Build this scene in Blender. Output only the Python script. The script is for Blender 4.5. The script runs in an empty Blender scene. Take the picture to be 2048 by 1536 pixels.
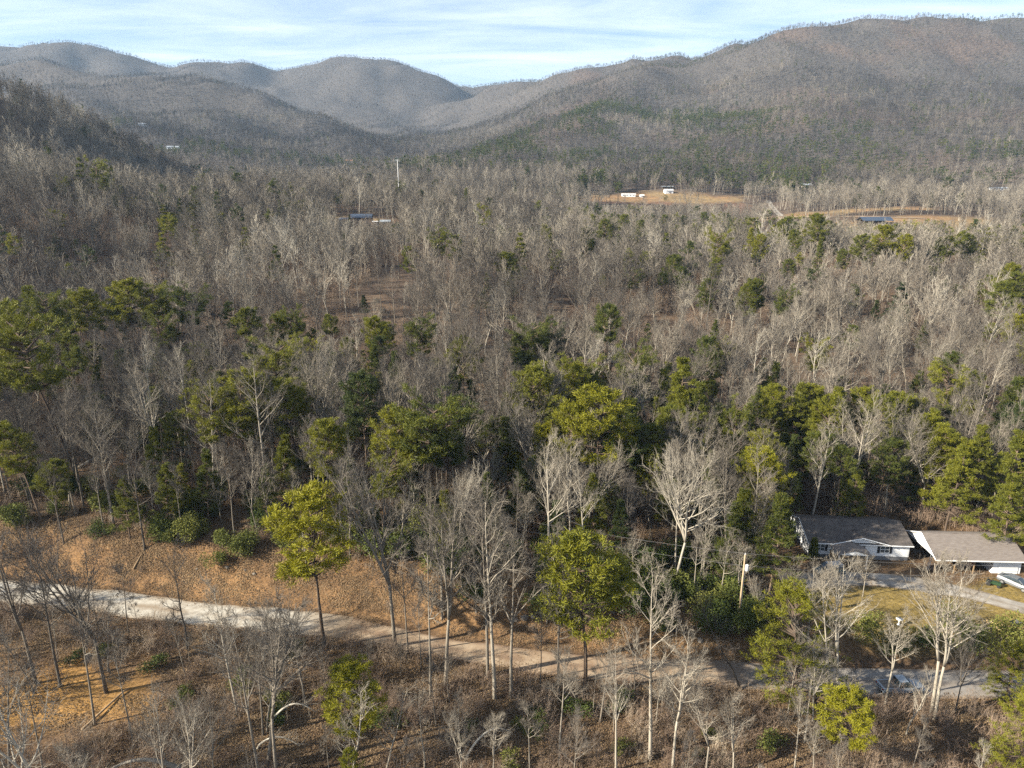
import bpy, math, random
import numpy as np
from mathutils import Vector, Matrix

# ------------------------------------------------------------------ camera, sky, sun, exposure
R = math.radians
scene = bpy.context.scene
COL = scene.collection
PITCH, FPX, CAMZ = R(15.6), 1366.0, 57.0           # a drone camera, 24 mm equivalent, 57 m above the yard
cd = bpy.data.cameras.new('camera'); cam = bpy.data.objects.new('camera', cd); COL.objects.link(cam)
cd.sensor_width = 36; cd.lens = 36 * FPX / 2048; cd.clip_start = 0.5; cd.clip_end = 12000
cam.location = (0, 0, CAMZ); cam.rotation_euler = (R(90) - PITCH, 0, 0)
scene.camera = cam

SUN_EL, SUN_BACK = R(27), R(17)                     # low winter sun, from the left and a little behind the camera
SUNV = Vector((-math.cos(SUN_BACK) * math.cos(SUN_EL), -math.sin(SUN_BACK) * math.cos(SUN_EL), math.sin(SUN_EL)))
sl = bpy.data.lights.new('sun', 'SUN'); sl.energy = 5.0; sl.angle = R(0.53); sl.color = (1.0, 0.91, 0.75)
so = bpy.data.objects.new('sun', sl); COL.objects.link(so)
so.rotation_euler = (-SUNV).to_track_quat('-Z', 'Y').to_euler(); so.location = (-60, -40, 160)

w = bpy.data.worlds.new('World'); scene.world = w; w.use_nodes = True
nt = w.node_tree; N = nt.nodes; L = nt.links
for n in list(N): N.remove(n)
out = N.new('ShaderNodeOutputWorld'); bg = N.new('ShaderNodeBackground'); bg.inputs['Strength'].default_value = 0.055
sky = N.new('ShaderNodeTexSky'); sky.sky_type = 'NISHITA'; sky.sun_disc = False
sky.sun_elevation = SUN_EL; sky.sun_rotation = math.atan2(SUNV.x, SUNV.y) % (2 * math.pi)
sky.altitude = 400; sky.air_density = 1.0; sky.dust_density = 0.6; sky.ozone_density = 1.5
tc = N.new('ShaderNodeTexCoord')
# cirrus: noise on the direction projected to a high flat layer, stretched along x
sep = N.new('ShaderNodeSeparateXYZ'); L.new(tc.outputs['Generated'], sep.inputs[0])
zz = N.new('ShaderNodeMath'); zz.operation = 'MAXIMUM'; zz.inputs[1].default_value = 0.0; L.new(sep.outputs['Z'], zz.inputs[0])
za = N.new('ShaderNodeMath'); za.operation = 'ADD'; za.inputs[1].default_value = 0.06; L.new(zz.outputs[0], za.inputs[0])
dx = N.new('ShaderNodeMath'); dx.operation = 'DIVIDE'; L.new(sep.outputs['X'], dx.inputs[0]); L.new(za.outputs[0], dx.inputs[1])
dy = N.new('ShaderNodeMath'); dy.operation = 'DIVIDE'; L.new(sep.outputs['Y'], dy.inputs[0]); L.new(za.outputs[0], dy.inputs[1])
cmb = N.new('ShaderNodeCombineXYZ'); L.new(dx.outputs[0], cmb.inputs[0]); L.new(dy.outputs[0], cmb.inputs[1])
mp = N.new('ShaderNodeMapping'); mp.inputs['Scale'].default_value = (0.42, 1.15, 1); mp.inputs['Rotation'].default_value = (0, 0, R(-14))
mp.inputs['Location'].default_value = (3.1, 1.7, 0)
L.new(cmb.outputs[0], mp.inputs[0])
n1 = N.new('ShaderNodeTexNoise'); n1.inputs['Scale'].default_value = 1.5; n1.inputs['Detail'].default_value = 9; n1.inputs['Roughness'].default_value = 0.62
n1.inputs['Distortion'].default_value = 0.6
L.new(mp.outputs[0], n1.inputs['Vector'])
cr = N.new('ShaderNodeValToRGB'); cr.color_ramp.elements[0].position = 0.36; cr.color_ramp.elements[1].position = 0.70
cr.color_ramp.elements[0].color = (0.06, 0.06, 0.06, 1); cr.color_ramp.elements[1].color = (0.62, 0.62, 0.62, 1)
L.new(n1.outputs['Fac'], cr.inputs[0])
mx = N.new('ShaderNodeMix'); mx.data_type = 'RGBA'; mx.inputs['B'].default_value = (7.6, 8.0, 8.8, 1)
L.new(cr.outputs[0], mx.inputs['Factor']); L.new(sky.outputs[0], mx.inputs['A'])
L.new(mx.outputs['Result'], bg.inputs['Color']); L.new(bg.outputs[0], out.inputs[0])

vs = scene.view_settings
vs.view_transform = 'Standard'; vs.look = 'None'; vs.gamma = 1; vs.use_curve_mapping = False; vs.exposure = 1.75
cy = scene.cycles
cy.max_bounces = 5; cy.diffuse_bounces = 1; cy.glossy_bounces = 2; cy.transmission_bounces = 3; cy.volume_bounces = 0; cy.transparent_max_bounces = 4
cy.use_denoising = False

rng = np.random.default_rng(7)
rnd = random.Random(11)

# ------------------------------------------------------------------ photo pixel -> direction
CP, SP = math.cos(PITCH), math.sin(PITCH)
def ray(u, v):
    a = (u - 1024) / FPX; b = (768 - v) / FPX
    return np.array([a, CP + b * SP, -SP + b * CP])
def aty(u, v, Y):
    d = ray(u, v); t = Y / d[1]
    return np.array([d[0] * t, Y, CAMZ + d[2] * t])
def atz(u, v, z):
    d = ray(u, v); t = (z - CAMZ) / d[2]
    return d[0] * t, d[1] * t

# ------------------------------------------------------------------ noise
_perm = np.random.default_rng(3).random((256, 256))
def vnoise(x, y):
    xi = np.floor(x).astype(int); yi = np.floor(y).astype(int); fx = x - xi; fy = y - yi
    fx = fx * fx * (3 - 2 * fx); fy = fy * fy * (3 - 2 * fy)
    a = _perm[xi & 255, yi & 255]; b = _perm[(xi + 1) & 255, yi & 255]; c = _perm[xi & 255, (yi + 1) & 255]; d = _perm[(xi + 1) & 255, (yi + 1) & 255]
    return (a * (1 - fx) + b * fx) * (1 - fy) + (c * (1 - fx) + d * fx) * fy - 0.5
def fbm(x, y, s, o=4, seed=0.0):
    t = 0; a = 1.0; f = 1.0 / s
    for k in range(o):
        t = t + a * vnoise(x * f + seed + 17.3 * k, y * f + 9.1 * k + seed); a *= 0.5; f *= 2.03
    return t
def sstep(a, b, x):
    t = np.clip((x - a) / (b - a), 0, 1); return t * t * (3 - 2 * t)

# ------------------------------------------------------------------ terrain
CTRL = [(-80,108,5.5),(-40,104,5),(0,98,4),(30,102,1.2),(55,112,.5),(80,112,.7),(115,108,1),(-85,126,6.5),(0,130,6),(60,135,2.5),(110,135,3),(-150,130,10),
 (-60,200,12),(0,200,13),(80,200,9),(150,200,8),(-120,190,11),(-170,250,15),(-205,305,42),(-150,330,36),(-231,400,50),(-162,355,38),(-319,450,67),(-300,340,52),(-420,430,64),(-520,350,42),
 (-190,520,50),(-60,530,46),(-230,480,46),(-60,230,19),(-60,300,26),(0,230,17),(0,300,24),(70,250,15),(80,300,19),(140,310,24),(-95,440,40),(0,440,31),(100,440,20),
 (200,440,17),(300,440,16),(100,560,24),(150,640,33),(0,600,38),(260,480,21),(240,700,43),(450,480,20),(450,560,33),(150,250,14),(230,315,25),(230,250,15),(300,400,14),(330,320,25),(330,240,13),(420,330,25),(275,527,33.5),(350,527,34.5),(240,640,36.5),(120,745,51.5),(170,760,53),(555,800,50),
 (420,620,42),(0,650,50),(-100,640,48),(-250,620,46),(-300,900,70),(0,1000,80),(300,1000,85),(700,1000,75),(-100,1300,112),(-298,1700,180),(-350,2400,250),(300,1600,170),
 (1200,1500,150),(-1200,1000,110),(-1500,2000,220),(0,3500,330),(2500,3000,300),(-3000,3000,300),(-650,500,60),(-600,200,40),(600,200,10),(620,400,24),
 (0,-150,-16),(300,-100,-14),(-300,-100,-12),(300,60,-3),(-300,60,5),(200,110,2),(-200,160,18),(0,60,-3),(100,60,-3),(-100,60,-2.5),(4000,1500,200),(0,5000,350)]
CA = np.array(CTRL, float)
def warp(x, y):
    yy = y + 170.0
    return np.stack([1.35 * np.arctan2(x, yy), np.log(np.hypot(x, yy))], -1)
_cw = warp(CA[:, 0], CA[:, 1])
def _U(d2): return np.where(d2 > 1e-12, d2 * np.log(np.maximum(d2, 1e-12)), 0)
_n = len(CA)
_K = _U(((_cw[:, None] - _cw[None]) ** 2).sum(-1)) + np.eye(_n) * 0.0006
_Pm = np.hstack([np.ones((_n, 1)), _cw])
_sol = np.linalg.solve(np.block([[_K, _Pm], [_Pm.T, np.zeros((3, 3))]]), np.concatenate([CA[:, 2], np.zeros(3)]))
def tps(x, y):
    sh = np.shape(x); p = warp(np.ravel(x), np.ravel(y)); o = np.empty(len(p))
    for i in range(0, len(p), 20000):
        q = p[i:i + 20000]
        o[i:i + 20000] = _U(((q[:, None] - _cw[None]) ** 2).sum(-1)) @ _sol[:_n] + _sol[_n] + q @ _sol[_n + 1:]
    return o.reshape(sh)

def crest(pts, tree=15.0):
    r = []
    for u, v, Y in pts:
        p = aty(u, v, Y); r.append((p[0], Y, p[2] - tree))
    return np.array(r)
RIDGES = [   # (crest polyline from skyline pixels and distances, side slope, crest roundness)
 (crest([(1000,166,2650),(1060,152,2600),(1090,160,2450),(1140,135,2400),(1210,108,2300),(1290,103,2250),(1350,93,2200),(1410,98,2120),(1500,74,2000),(1570,52,1950),(1640,33,1900),(1720,32,1900),(1800,38,1900),(1880,38,1880),(1950,38,1850),(2048,27,1850),(2300,10,1750),(2700,40,1700)]), .52, 60),
 (crest([(1350,100,2180),(1290,150,1800),(1230,202,1450),(1110,250,1200),(1000,287,1040),(900,318,930)]), .36, 40),
 (crest([(1640,60,1880),(1600,140,1600),(1545,215,1300),(1440,285,1040),(1330,345,880)]), .33, 40),
 (crest([(1950,60,1850),(1960,150,1500),(1930,240,1200),(1850,310,980),(1800,360,850)]), .33, 40),
 (crest([(2300,60,1700),(2250,200,1250),(2150,310,950)]), .33, 40),
 (crest([(-300,60,3000),(-100,78,3100),(0,82,3150),(60,86,3200),(130,82,3200),(170,92,3200),(210,108,3150),(260,108,3100),(340,124,3100),(385,114,3100),(440,126,3150),(475,128,3150),(520,150,3200),(560,156,3300),(600,150,3350)]), .50, 70),
 (crest([(600,152,3350),(640,132,3300),(690,114,3250),(735,110,3200),(770,114,3200),(810,130,3200),(850,148,3250),(890,157,3300),(960,161,3300),(1040,158,3250),(1085,158,3150)]), .48, 70),
 (crest([(740,125,3200),(700,190,2700),(760,245,2200)]), .38, 60),
 (crest([(640,150,3300),(560,185,2850),(600,225,2350)]), .38, 60),
 (crest([(-250,100,2300),(0,114,2150),(60,112,2100),(110,125,2050),(170,137,2000),(290,136,1950),(375,130,1900),(420,145,1850),(500,166,1800),(570,192,1750),(630,218,1650),(690,256,1500),(740,292,1350)]), .50, 40),
 (crest([(80,125,2080),(150,165,1750),(220,212,1450),(330,258,1200),(430,300,1050)]), .38, 40),
 (crest([(290,145,1930),(380,200,1650),(470,255,1400),(540,295,1200)]), .38, 40),
 (crest([(-60,172,530),(0,190,560),(90,222,630),(200,268,730),(300,318,840),(390,366,950)], 4.0), 1.0, 8),
]
def ridge_h(x, y, pts, slope, rw):
    best = np.full(np.shape(x), -1e9)
    for a, b in zip(pts[:-1], pts[1:]):
        d = b[:2] - a[:2]; l2 = (d ** 2).sum()
        t = np.clip(((x - a[0]) * d[0] + (y - a[1]) * d[1]) / l2, 0, 1)
        dist = np.hypot(x - a[0] - t * d[0], y - a[1] - t * d[1])
        z = a[2] + t * (b[2] - a[2]) - slope * (np.sqrt(dist ** 2 + rw ** 2) - rw)
        best = np.maximum(best, z)
    return best

ROAD = np.array([(-260,118),(-180,106),(-120,98.5),(-76,91.2),(-55,87.6),(-45,85.5),(-23,82.6),(-10,78.4),(1.7,75.7),(12,74.2),(24,73.6),(42,71.8),(61,71.3),(90,71),(140,72),(220,76)])
_rx = np.linspace(-260, 220, 481)
_ry = np.interp(_rx, ROAD[:, 0], ROAD[:, 1])
for _ in range(8): _ry[1:-1] = (_ry[:-2] + 2 * _ry[1:-1] + _ry[2:]) / 4
def road_y(x): return np.interp(x, _rx, _ry)
def road_z(x): return np.interp(x, [-260, -80, 20, 60, 220], [2.0, -1.0, -1.6, -1.6, -1.0])
ROADW = 2.75

def height(x, y):
    x = np.asarray(x, float); y = np.asarray(y, float)
    h = tps(x, y)
    far = sstep(500, 900, y)
    k = 14.0
    acc = np.zeros_like(h); m = h.copy(); rs = []
    gn = 1 + 0.34 * fbm(x, y, 330, 3, 5.0)
    for pts, s, rw in RIDGES:
        rh = ridge_h(x, y, pts, s, rw) ; rs.append(rh); m = np.maximum(m, rh)
    acc = np.exp((h - m) / k)
    for rh in rs: acc = acc + np.exp((rh - m) / k)
    hh = m + k * np.log(acc)
    amp = sstep(700, 2200, y) * 46 + sstep(250, 500, y) * 4
    relief = sstep(10, 110, m - tps(x, y) * 0 - 70)
    hh = hh + (fbm(x, y, 360, 4, 2.0) - .75 * np.abs(fbm(x, y, 240, 3, 12.0)) + .16) * amp * relief + fbm(x, y, 60, 3, 8.0) * (1.0 + 3 * far) * sstep(120, 260, y)
    h = hh
    # near ground: the road bed, the cut bank behind it and the yard
    ry = road_y(x); rz = road_z(x)
    dyr = y - ry
    bankh = np.interp(x, [-260, -90, -20, 0, 14, 24, 30, 120], [5, 6, 5.6, 5.2, 4.6, 3.0, 1.7, 1.7])
    bankw = np.interp(x, [-260, -20, 10, 30, 120], [8.0, 7.0, 6.5, 5, 6])
    near = np.where(dyr > 0, rz + bankh * sstep(ROADW + .5, ROADW + .5 + bankw, dyr), rz - 0.055 * np.maximum(-dyr - ROADW - 1, 0))
    near = near + (0.25 * fbm(x, y, 9, 3, 1.0) + .55 * fbm(x * .6, y, 5, 4, 4.0) * np.where((dyr > 3) & (dyr < 16) & (x < 30), 1, .35)) * sstep(ROADW, ROADW + 2.5, np.abs(dyr)) * np.where((x > 34) & (y > 76), 0.25, 1)
    behind = sstep(0, 1, (dyr - ROADW - bankw - 4) / np.interp(x, [-100, 20, 40, 120], [16, 16, 30, 30]))
    behind = np.where((x > 36), sstep(106, 130, y), behind)
    bl = np.where(dyr > 0, behind, sstep(60, 130, -dyr))
    edge = sstep(120, 200, np.abs(x))
    return near * (1 - bl) * (1 - edge) + h * (1 - (1 - bl) * (1 - edge))
def hz(x, y): return float(height(np.array([x]), np.array([y]))[0])

_YS = np.concatenate([np.arange(40, 300, .5), np.geomspace(300, 3600, 900)])
def ground_at(u, v):
    d = ray(u, v); t = _YS / d[1]; z = CAMZ + d[2] * t; f = z - height(d[0] * t, _YS)
    i = int(np.argmax(f <= 0))
    return d[0] * t[i], _YS[i], hz(d[0] * t[i], _YS[i])
def top_at(u, v, H):
    d = ray(u, v); t = _YS / d[1]; z = CAMZ + d[2] * t; f = z - height(d[0] * t, _YS) - H
    i = int(np.argmax(f <= 0)) if (f <= 0).any() else len(f) - 1
    return d[0] * t[i], _YS[i], hz(d[0] * t[i], _YS[i])

# ------------------------------------------------------------------ materials
MATS = {}
def new_mat(name):
    m = bpy.data.materials.new(name); m.use_nodes = True; MATS[name] = m
    return m, m.node_tree.nodes, m.node_tree.links, m.node_tree.nodes['Principled BSDF']
def mat(name, col, rough=0.8, metal=0.0, vary=0.0, scale=3.0, bump=0.0, spec=0.3, col2=None, streak=None):
    m, n, l, p = new_mat(name)
    p.inputs['Roughness'].default_value = rough; p.inputs['Metallic'].default_value = metal
    p.inputs['Specular IOR Level'].default_value = spec
    if vary or col2:
        t = n.new('ShaderNodeTexCoord'); no = n.new('ShaderNodeTexNoise'); no.inputs['Scale'].default_value = scale; no.inputs['Detail'].default_value = 6
        no.inputs['Roughness'].default_value = 0.65
        if streak:
            mp_ = n.new('ShaderNodeMapping'); mp_.inputs['Scale'].default_value = streak; l.new(t.outputs['Object'], mp_.inputs[0]); l.new(mp_.outputs[0], no.inputs['Vector'])
        else: l.new(t.outputs['Object'], no.inputs['Vector'])
        r = n.new('ShaderNodeValToRGB'); r.color_ramp.elements[0].position = .3; r.color_ramp.elements[1].position = .7
        c2 = col2 or tuple(min(1, c * (1 + vary)) for c in col); c1 = col if col2 else tuple(c * (1 - vary) for c in col)
        r.color_ramp.elements[0].color = (*c1, 1); r.color_ramp.elements[1].color = (*c2, 1)
        l.new(no.outputs['Fac'], r.inputs[0]); l.new(r.outputs[0], p.inputs['Base Color'])
        if bump:
            b = n.new('ShaderNodeBump'); b.inputs['Strength'].default_value = bump; b.inputs['Distance'].default_value = .03
            l.new(no.outputs['Fac'], b.inputs['Height']); l.new(b.outputs[0], p.inputs['Normal'])
    else: p.inputs['Base Color'].default_value = (*col, 1)
    return m
def tint_mat(name, stops, rough=0.9, transl=0.0, spec=0.1, noise=0.0, nscale=2.0):
    # colour picked per tree from a ramp by the tree's own 'tint'
    m, n, l, p = new_mat(name)
    p.inputs['Roughness'].default_value = rough; p.inputs['Specular IOR Level'].default_value = spec
    a = n.new('ShaderNodeAttribute'); a.attribute_type = 'INSTANCER'; a.attribute_name = 'tint'
    r = n.new('ShaderNodeValToRGB')
    for i, (pos, c) in enumerate(stops):
        e = r.color_ramp.elements[i] if i < 2 else r.color_ramp.elements.new(pos)
        e.position = pos; e.color = (*c, 1)
    src = a.outputs['Fac']
    if noise:
        t = n.new('ShaderNodeTexCoord'); no = n.new('ShaderNodeTexNoise'); no.inputs['Scale'].default_value = nscale; no.inputs['Detail'].default_value = 3
        l.new(t.outputs['Object'], no.inputs['Vector'])
        ma = n.new('ShaderNodeMath'); ma.operation = 'MULTIPLY_ADD'; ma.inputs[1].default_value = noise; ma.inputs[2].default_value = -noise / 2
        l.new(no.outputs['Fac'], ma.inputs[0])
        ad = n.new('ShaderNodeMath'); ad.operation = 'ADD'; ad.use_clamp = True; l.new(a.outputs['Fac'], ad.inputs[0]); l.new(ma.outputs[0], ad.inputs[1]); src = ad.outputs[0]
    l.new(src, r.inputs[0]); l.new(r.outputs[0], p.inputs['Base Color'])
    if transl:
        tr = n.new('ShaderNodeBsdfTranslucent'); l.new(r.outputs[0], tr.inputs['Color'])
        mi = n.new('ShaderNodeMixShader'); mi.inputs[0].default_value = transl
        o = n['Material Output']; l.new(p.outputs[0], mi.inputs[1]); l.new(tr.outputs[0], mi.inputs[2]); l.new(mi.outputs[0], o.inputs['Surface'])
    return m

BARK = tint_mat('bark', [(0, (.045, .039, .034)), (1, (.36, .33, .275)), (.35, (.145, .126, .103)), (.7, (.265, .236, .192))], noise=.25, nscale=1.5)
TWIG = tint_mat('twigs', [(0, (.050, .045, .043)), (1, (.25, .228, .19)), (.25, (.078, .070, .064)), (.5, (.122, .106, .087)), (.75, (.178, .157, .127))])
PBARK = tint_mat('pine_bark', [(0, (.06, .045, .035)), (1, (.15, .11, .08))], noise=.5)
NEEDLE = tint_mat('needles', [(0, (.020, .036, .014)), (1, (.20, .19, .012)), (.35, (.060, .075, .017)), (.7, (.135, .138, .014))], rough=.6, transl=.25, spec=.2, noise=.7, nscale=.8)
LEAF = tint_mat('broad_leaves', [(0, (.025, .04, .014)), (1, (.15, .15, .035)), (.5, (.06, .08, .02))], rough=.75, transl=.15, spec=.12, noise=.3, nscale=1.0)
DRY = tint_mat('dry_stems', [(0, (.13, .085, .06)), (1, (.34, .28, .21)), (.5, (.21, .155, .115))])

# ------------------------------------------------------------------ mesh helpers
class MB:
    def __init__(s): s.v = []; s.f = []
    def quad_faces(s, vs, fs):
        o = len(s.v); s.v += [tuple(p) for p in vs]; s.f += [tuple(i + o for i in f) for f in fs]
    def box(s, x0, x1, y0, y1, z0, z1):
        s.quad_faces([(x0,y0,z0),(x1,y0,z0),(x1,y1,z0),(x0,y1,z0),(x0,y0,z1),(x1,y0,z1),(x1,y1,z1),(x0,y1,z1)],
                     [(0,3,2,1),(4,5,6,7),(0,1,5,4),(1,2,6,5),(2,3,7,6),(3,0,4,7)]); return s
    def prism(s, poly, d, thick):            # polygon (list of 3d) extruded by vector d
        n = len(poly); d = Vector(d) * thick
        a = [Vector(p) for p in poly]; b = [p + d for p in a]
        s.quad_faces(a + b, [tuple(range(n))[::-1], tuple(range(n, 2 * n))] + [(i, (i + 1) % n, n + (i + 1) % n, n + i) for i in range(n)]); return s
    def tube(s, pts, rad, k=6, cap=True):
        pts = [Vector(p) for p in pts]; n = len(pts)
        if not hasattr(rad, '__len__'): rad = [rad] * n
        d0 = (pts[-1] - pts[0]).normalized(); ref = Vector((1, 0, 0)) if abs(d0.x) < .8 else Vector((0, 1, 0))
        o = len(s.v)
        for i in range(n):
            d = (pts[min(i + 1, n - 1)] - pts[max(i - 1, 0)])
            d = d.normalized() if d.length > 1e-9 else d0
            a = d.cross(ref)
            if a.length < 1e-6: a = d.cross(Vector((0, 0, 1)))
            a.normalize(); b = d.cross(a)
            for j in range(k):
                t = 2 * math.pi * j / k; q = pts[i] + (a * math.cos(t) + b * math.sin(t)) * rad[i]; s.v.append((q.x, q.y, q.z))
        for i in range(n - 1):
            for j in range(k):
                j2 = (j + 1) % k; s.f.append((o + i * k + j, o + i * k + j2, o + (i + 1) * k + j2, o + (i + 1) * k + j))
        if cap:
            s.f.append(tuple(o + (n - 1) * k + j for j in range(k))); s.f.append(tuple(o + j for j in range(k))[::-1])
        return s
    def spike(s, p, q, r):                    # three-sided twig tapering to a point
        p = Vector(p); q = Vector(q); d = q - p; ref = Vector((0, 0, 1)) if abs(d.z) < .9 * d.length else Vector((1, 0, 0))
        a = d.cross(ref).normalized(); b = d.cross(a).normalized(); o = len(s.v)
        for t in (0, 2.094, 4.189):
            c = p + (a * math.cos(t) + b * math.sin(t)) * r; s.v.append((c.x, c.y, c.z))
        s.v.append((q.x, q.y, q.z)); s.f += [(o, o + 1, o + 3), (o + 1, o + 2, o + 3), (o + 2, o, o + 3)]
    def mesh(s, name, m, smooth=False):
        me = bpy.data.meshes.new(name); me.from_pydata(s.v, [], s.f)
        for q in (m if isinstance(m, (list, tuple)) else [m]): me.materials.append(q)
        if smooth: me.shade_smooth()
        me.update(); return me
    def build(s, name, m, parent=None, loc=None, smooth=False):
        o = bpy.data.objects.new(name, s.mesh(name, m, smooth)); COL.objects.link(o)
        if parent: o.parent = parent
        if loc is not None: o.location = loc
        return o
def tag(o, label, cat=None, group=None, kind=None):
    o['label'] = label
    if cat: o['category'] = cat
    if group: o['group'] = group
    if kind: o['kind'] = kind
    return o
def thing(name, label, cat, loc, rz=0, group=None):
    e = bpy.data.objects.new(name, None); COL.objects.link(e); e.location = loc; e.rotation_euler = (0, 0, rz); e.empty_display_size = .5
    return tag(e, label, cat, group)
def part(name, mesh, parent):
    o = bpy.data.objects.new(name, mesh); COL.objects.link(o); o.parent = parent; return o

# ------------------------------------------------------------------ ground sheet
rows = np.concatenate([np.arange(80, 225, 5.0), np.arange(225, 300, .9), 300 * np.exp(np.arange(0, 2.9, .0125))])
azs = np.linspace(R(-58), R(58), 430)
RR, AA = np.meshgrid(rows, azs, indexing='ij')
GX = RR * np.sin(AA); GY = RR * np.cos(AA) - 170
GZ = height(GX, GY)
nr, nc = GX.shape
me = bpy.data.meshes.new('ground')
idx = np.arange(nr * nc).reshape(nr, nc)
faces = np.stack([idx[:-1, :-1], idx[:-1, 1:], idx[1:, 1:], idx[1:, :-1]], -1).reshape(-1, 4)[:, ::-1]
me.vertices.add(nr * nc); me.vertices.foreach_set('co', np.stack([GX, GY, GZ], -1).ravel())
me.loops.add(faces.size); me.loops.foreach_set('vertex_index', faces.ravel())
me.polygons.add(len(faces)); me.polygons.foreach_set('loop_start', np.arange(0, faces.size, 4)); me.polygons.foreach_set('loop_total', np.full(len(faces), 4))
me.update(); me.validate(); me.shade_smooth()

def in_yard(x, y):
    return (x > 36 + np.maximum(0, 86 - y) * .9) & (x < 130) & (y > road_y(x) + 4.5) & (y < 108)
def lawn_m(x, y):
    return sstep(38, 44, x - np.maximum(0, 84 - y)) * sstep(75.5, 78, y) * (1 - sstep(90.5, 93, y + 1.2 * np.sin(x * .4)))
FIELDS = [(150, 730, 100, 34, .1), (275, 622, 105, 17, -.06), (315, 535, 82, 27, .05), (20, 655, 40, 12, 0), (-298, 1700, 40, 26, 0), (212, 690, 26, 34, .3), (590, 795, 34, 12, 0), (-150, 1210, 20, 12, 0), (-105, 446, 26, 10, 0)]
def field_m(x, y):
    m = np.zeros(np.shape(x))
    for cx, cy_, a, b, rt in FIELDS:
        c, s = math.cos(rt), math.sin(rt); X = (x - cx) * c + (y - cy_) * s; Y = -(x - cx) * s + (y - cy_) * c
        m = np.maximum(m, 1 - sstep(.75, 1.1, np.hypot(X / a, Y / b) + .5 * fbm(x, y, 28, 3, 4.)))
    return m
litter = np.array([.100, .071, .046]); bankc = np.array([.145, .095, .052]); gold = np.array([.30, .185, .065]); lawnc = np.array([.155, .125, .048]); fieldc = np.array([.185, .145, .085]); farc = np.array([.064, .063, .064]); clay = np.array([.16, .11, .085])
C = np.tile(litter, (nr, nc, 1))
def mixc(C, c, m): return C * (1 - m[..., None]) + c * m[..., None]
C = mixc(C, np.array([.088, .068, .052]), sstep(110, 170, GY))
C = mixc(C, farc, sstep(450, 1200, GY))  # blue-grey of distance put into the far ground colour
C = mixc(C, clay * .8, sstep(.05, .4, fbm(GX, GY, 120, 3, 3.3)) * sstep(500, 800, GY) * .3 * (GX > 0))
dyr = GY - road_y(GX)
C = mixc(C, bankc, sstep(2.5, 4, dyr) * (1 - sstep(9, 14, dyr)) * (1 - sstep(26, 36, GX)))
C = mixc(C, gold, np.clip(1.2 - np.hypot((GX + 58) / 15, (GY - 70) / 9) + .9 * fbm(GX, GY, 6, 3, 1.5), 0, 1) * .9)
C = mixc(C, lawnc, lawn_m(GX, GY))
C = mixc(C, bankc * 1.05, sstep(62, 66, GX) * sstep(101, 103, GY) * (1 - sstep(108, 112, GY)) * (GX < 100))
C = mixc(C, fieldc, field_m(GX, GY))
C = mixc(C, np.array([.20, .115, .065]), field_m(GX, GY) * sstep(.0, .3, fbm(GX, GY, 22, 3, 6.)) * .45)
C = mixc(C, np.array([.115, .072, .055]), field_m(GX, GY) * (GX < 235) * (GX > 60) * (1 - sstep(706, 716, GY + 8 * fbm(GX, GY, 20, 2, 1.))) * (GY > 640))
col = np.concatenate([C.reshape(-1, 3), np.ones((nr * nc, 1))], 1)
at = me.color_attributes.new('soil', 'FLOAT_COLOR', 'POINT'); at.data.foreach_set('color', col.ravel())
gm, gn_, gl, gp = new_mat('ground')
ga = gn_.new('ShaderNodeAttribute'); ga.attribute_name = 'soil'
gt = gn_.new('ShaderNodeTexCoord')
def gnoise(scale, det, ro=.7):
    q = gn_.new('ShaderNodeTexNoise'); q.inputs['Scale'].default_value = scale; q.inputs['Detail'].default_value = det; q.inputs['Roughness'].default_value = ro
    gl.new(gt.outputs['Object'], q.inputs['Vector']); return q
na, nb, nd = gnoise(2.2, 6, .8), gnoise(.16, 5), gnoise(.02, 4)
ra = gn_.new('ShaderNodeValToRGB'); ra.color_ramp.elements[0].position = .33; ra.color_ramp.elements[1].position = .68
ra.color_ramp.elements[0].color = (.42, .40, .40, 1); ra.color_ramp.elements[1].color = (1.75, 1.62, 1.5, 1); gl.new(na.outputs['Fac'], ra.inputs[0])
rb = gn_.new('ShaderNodeValToRGB'); rb.color_ramp.elements[0].position = .35; rb.color_ramp.elements[1].position = .65
rb.color_ramp.elements[0].color = (.66, .66, .70, 1); rb.color_ramp.elements[1].color = (1.28, 1.22, 1.1, 1); gl.new(nb.outputs['Fac'], rb.inputs[0])
def gmul(a, b):
    q = gn_.new('ShaderNodeMix'); q.data_type = 'RGBA'; q.blend_type = 'MULTIPLY'; q.inputs['Factor'].default_value = 1; q.clamp_result = False
    gl.new(a, q.inputs['A']); gl.new(b, q.inputs['B']); return q.outputs['Result']
gl.new(gmul(gmul(ga.outputs['Color'], ra.outputs[0]), rb.outputs[0]), gp.inputs['Base Color'])
gp.inputs['Roughness'].default_value = .95; gp.inputs['Specular IOR Level'].default_value = .1
gb = gn_.new('ShaderNodeBump'); gb.inputs['Strength'].default_value = .8; gb.inputs['Distance'].default_value = .12
gl.new(na.outputs['Fac'], gb.inputs['Height']); gl.new(gb.outputs[0], gp.inputs['Normal'])
me.materials.append(gm)
g = bpy.data.objects.new('ground', me); COL.objects.link(g); g['kind'] = 'structure'; g['label'] = 'leaf strewn wooded ground, fields and mountain slopes'

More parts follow.
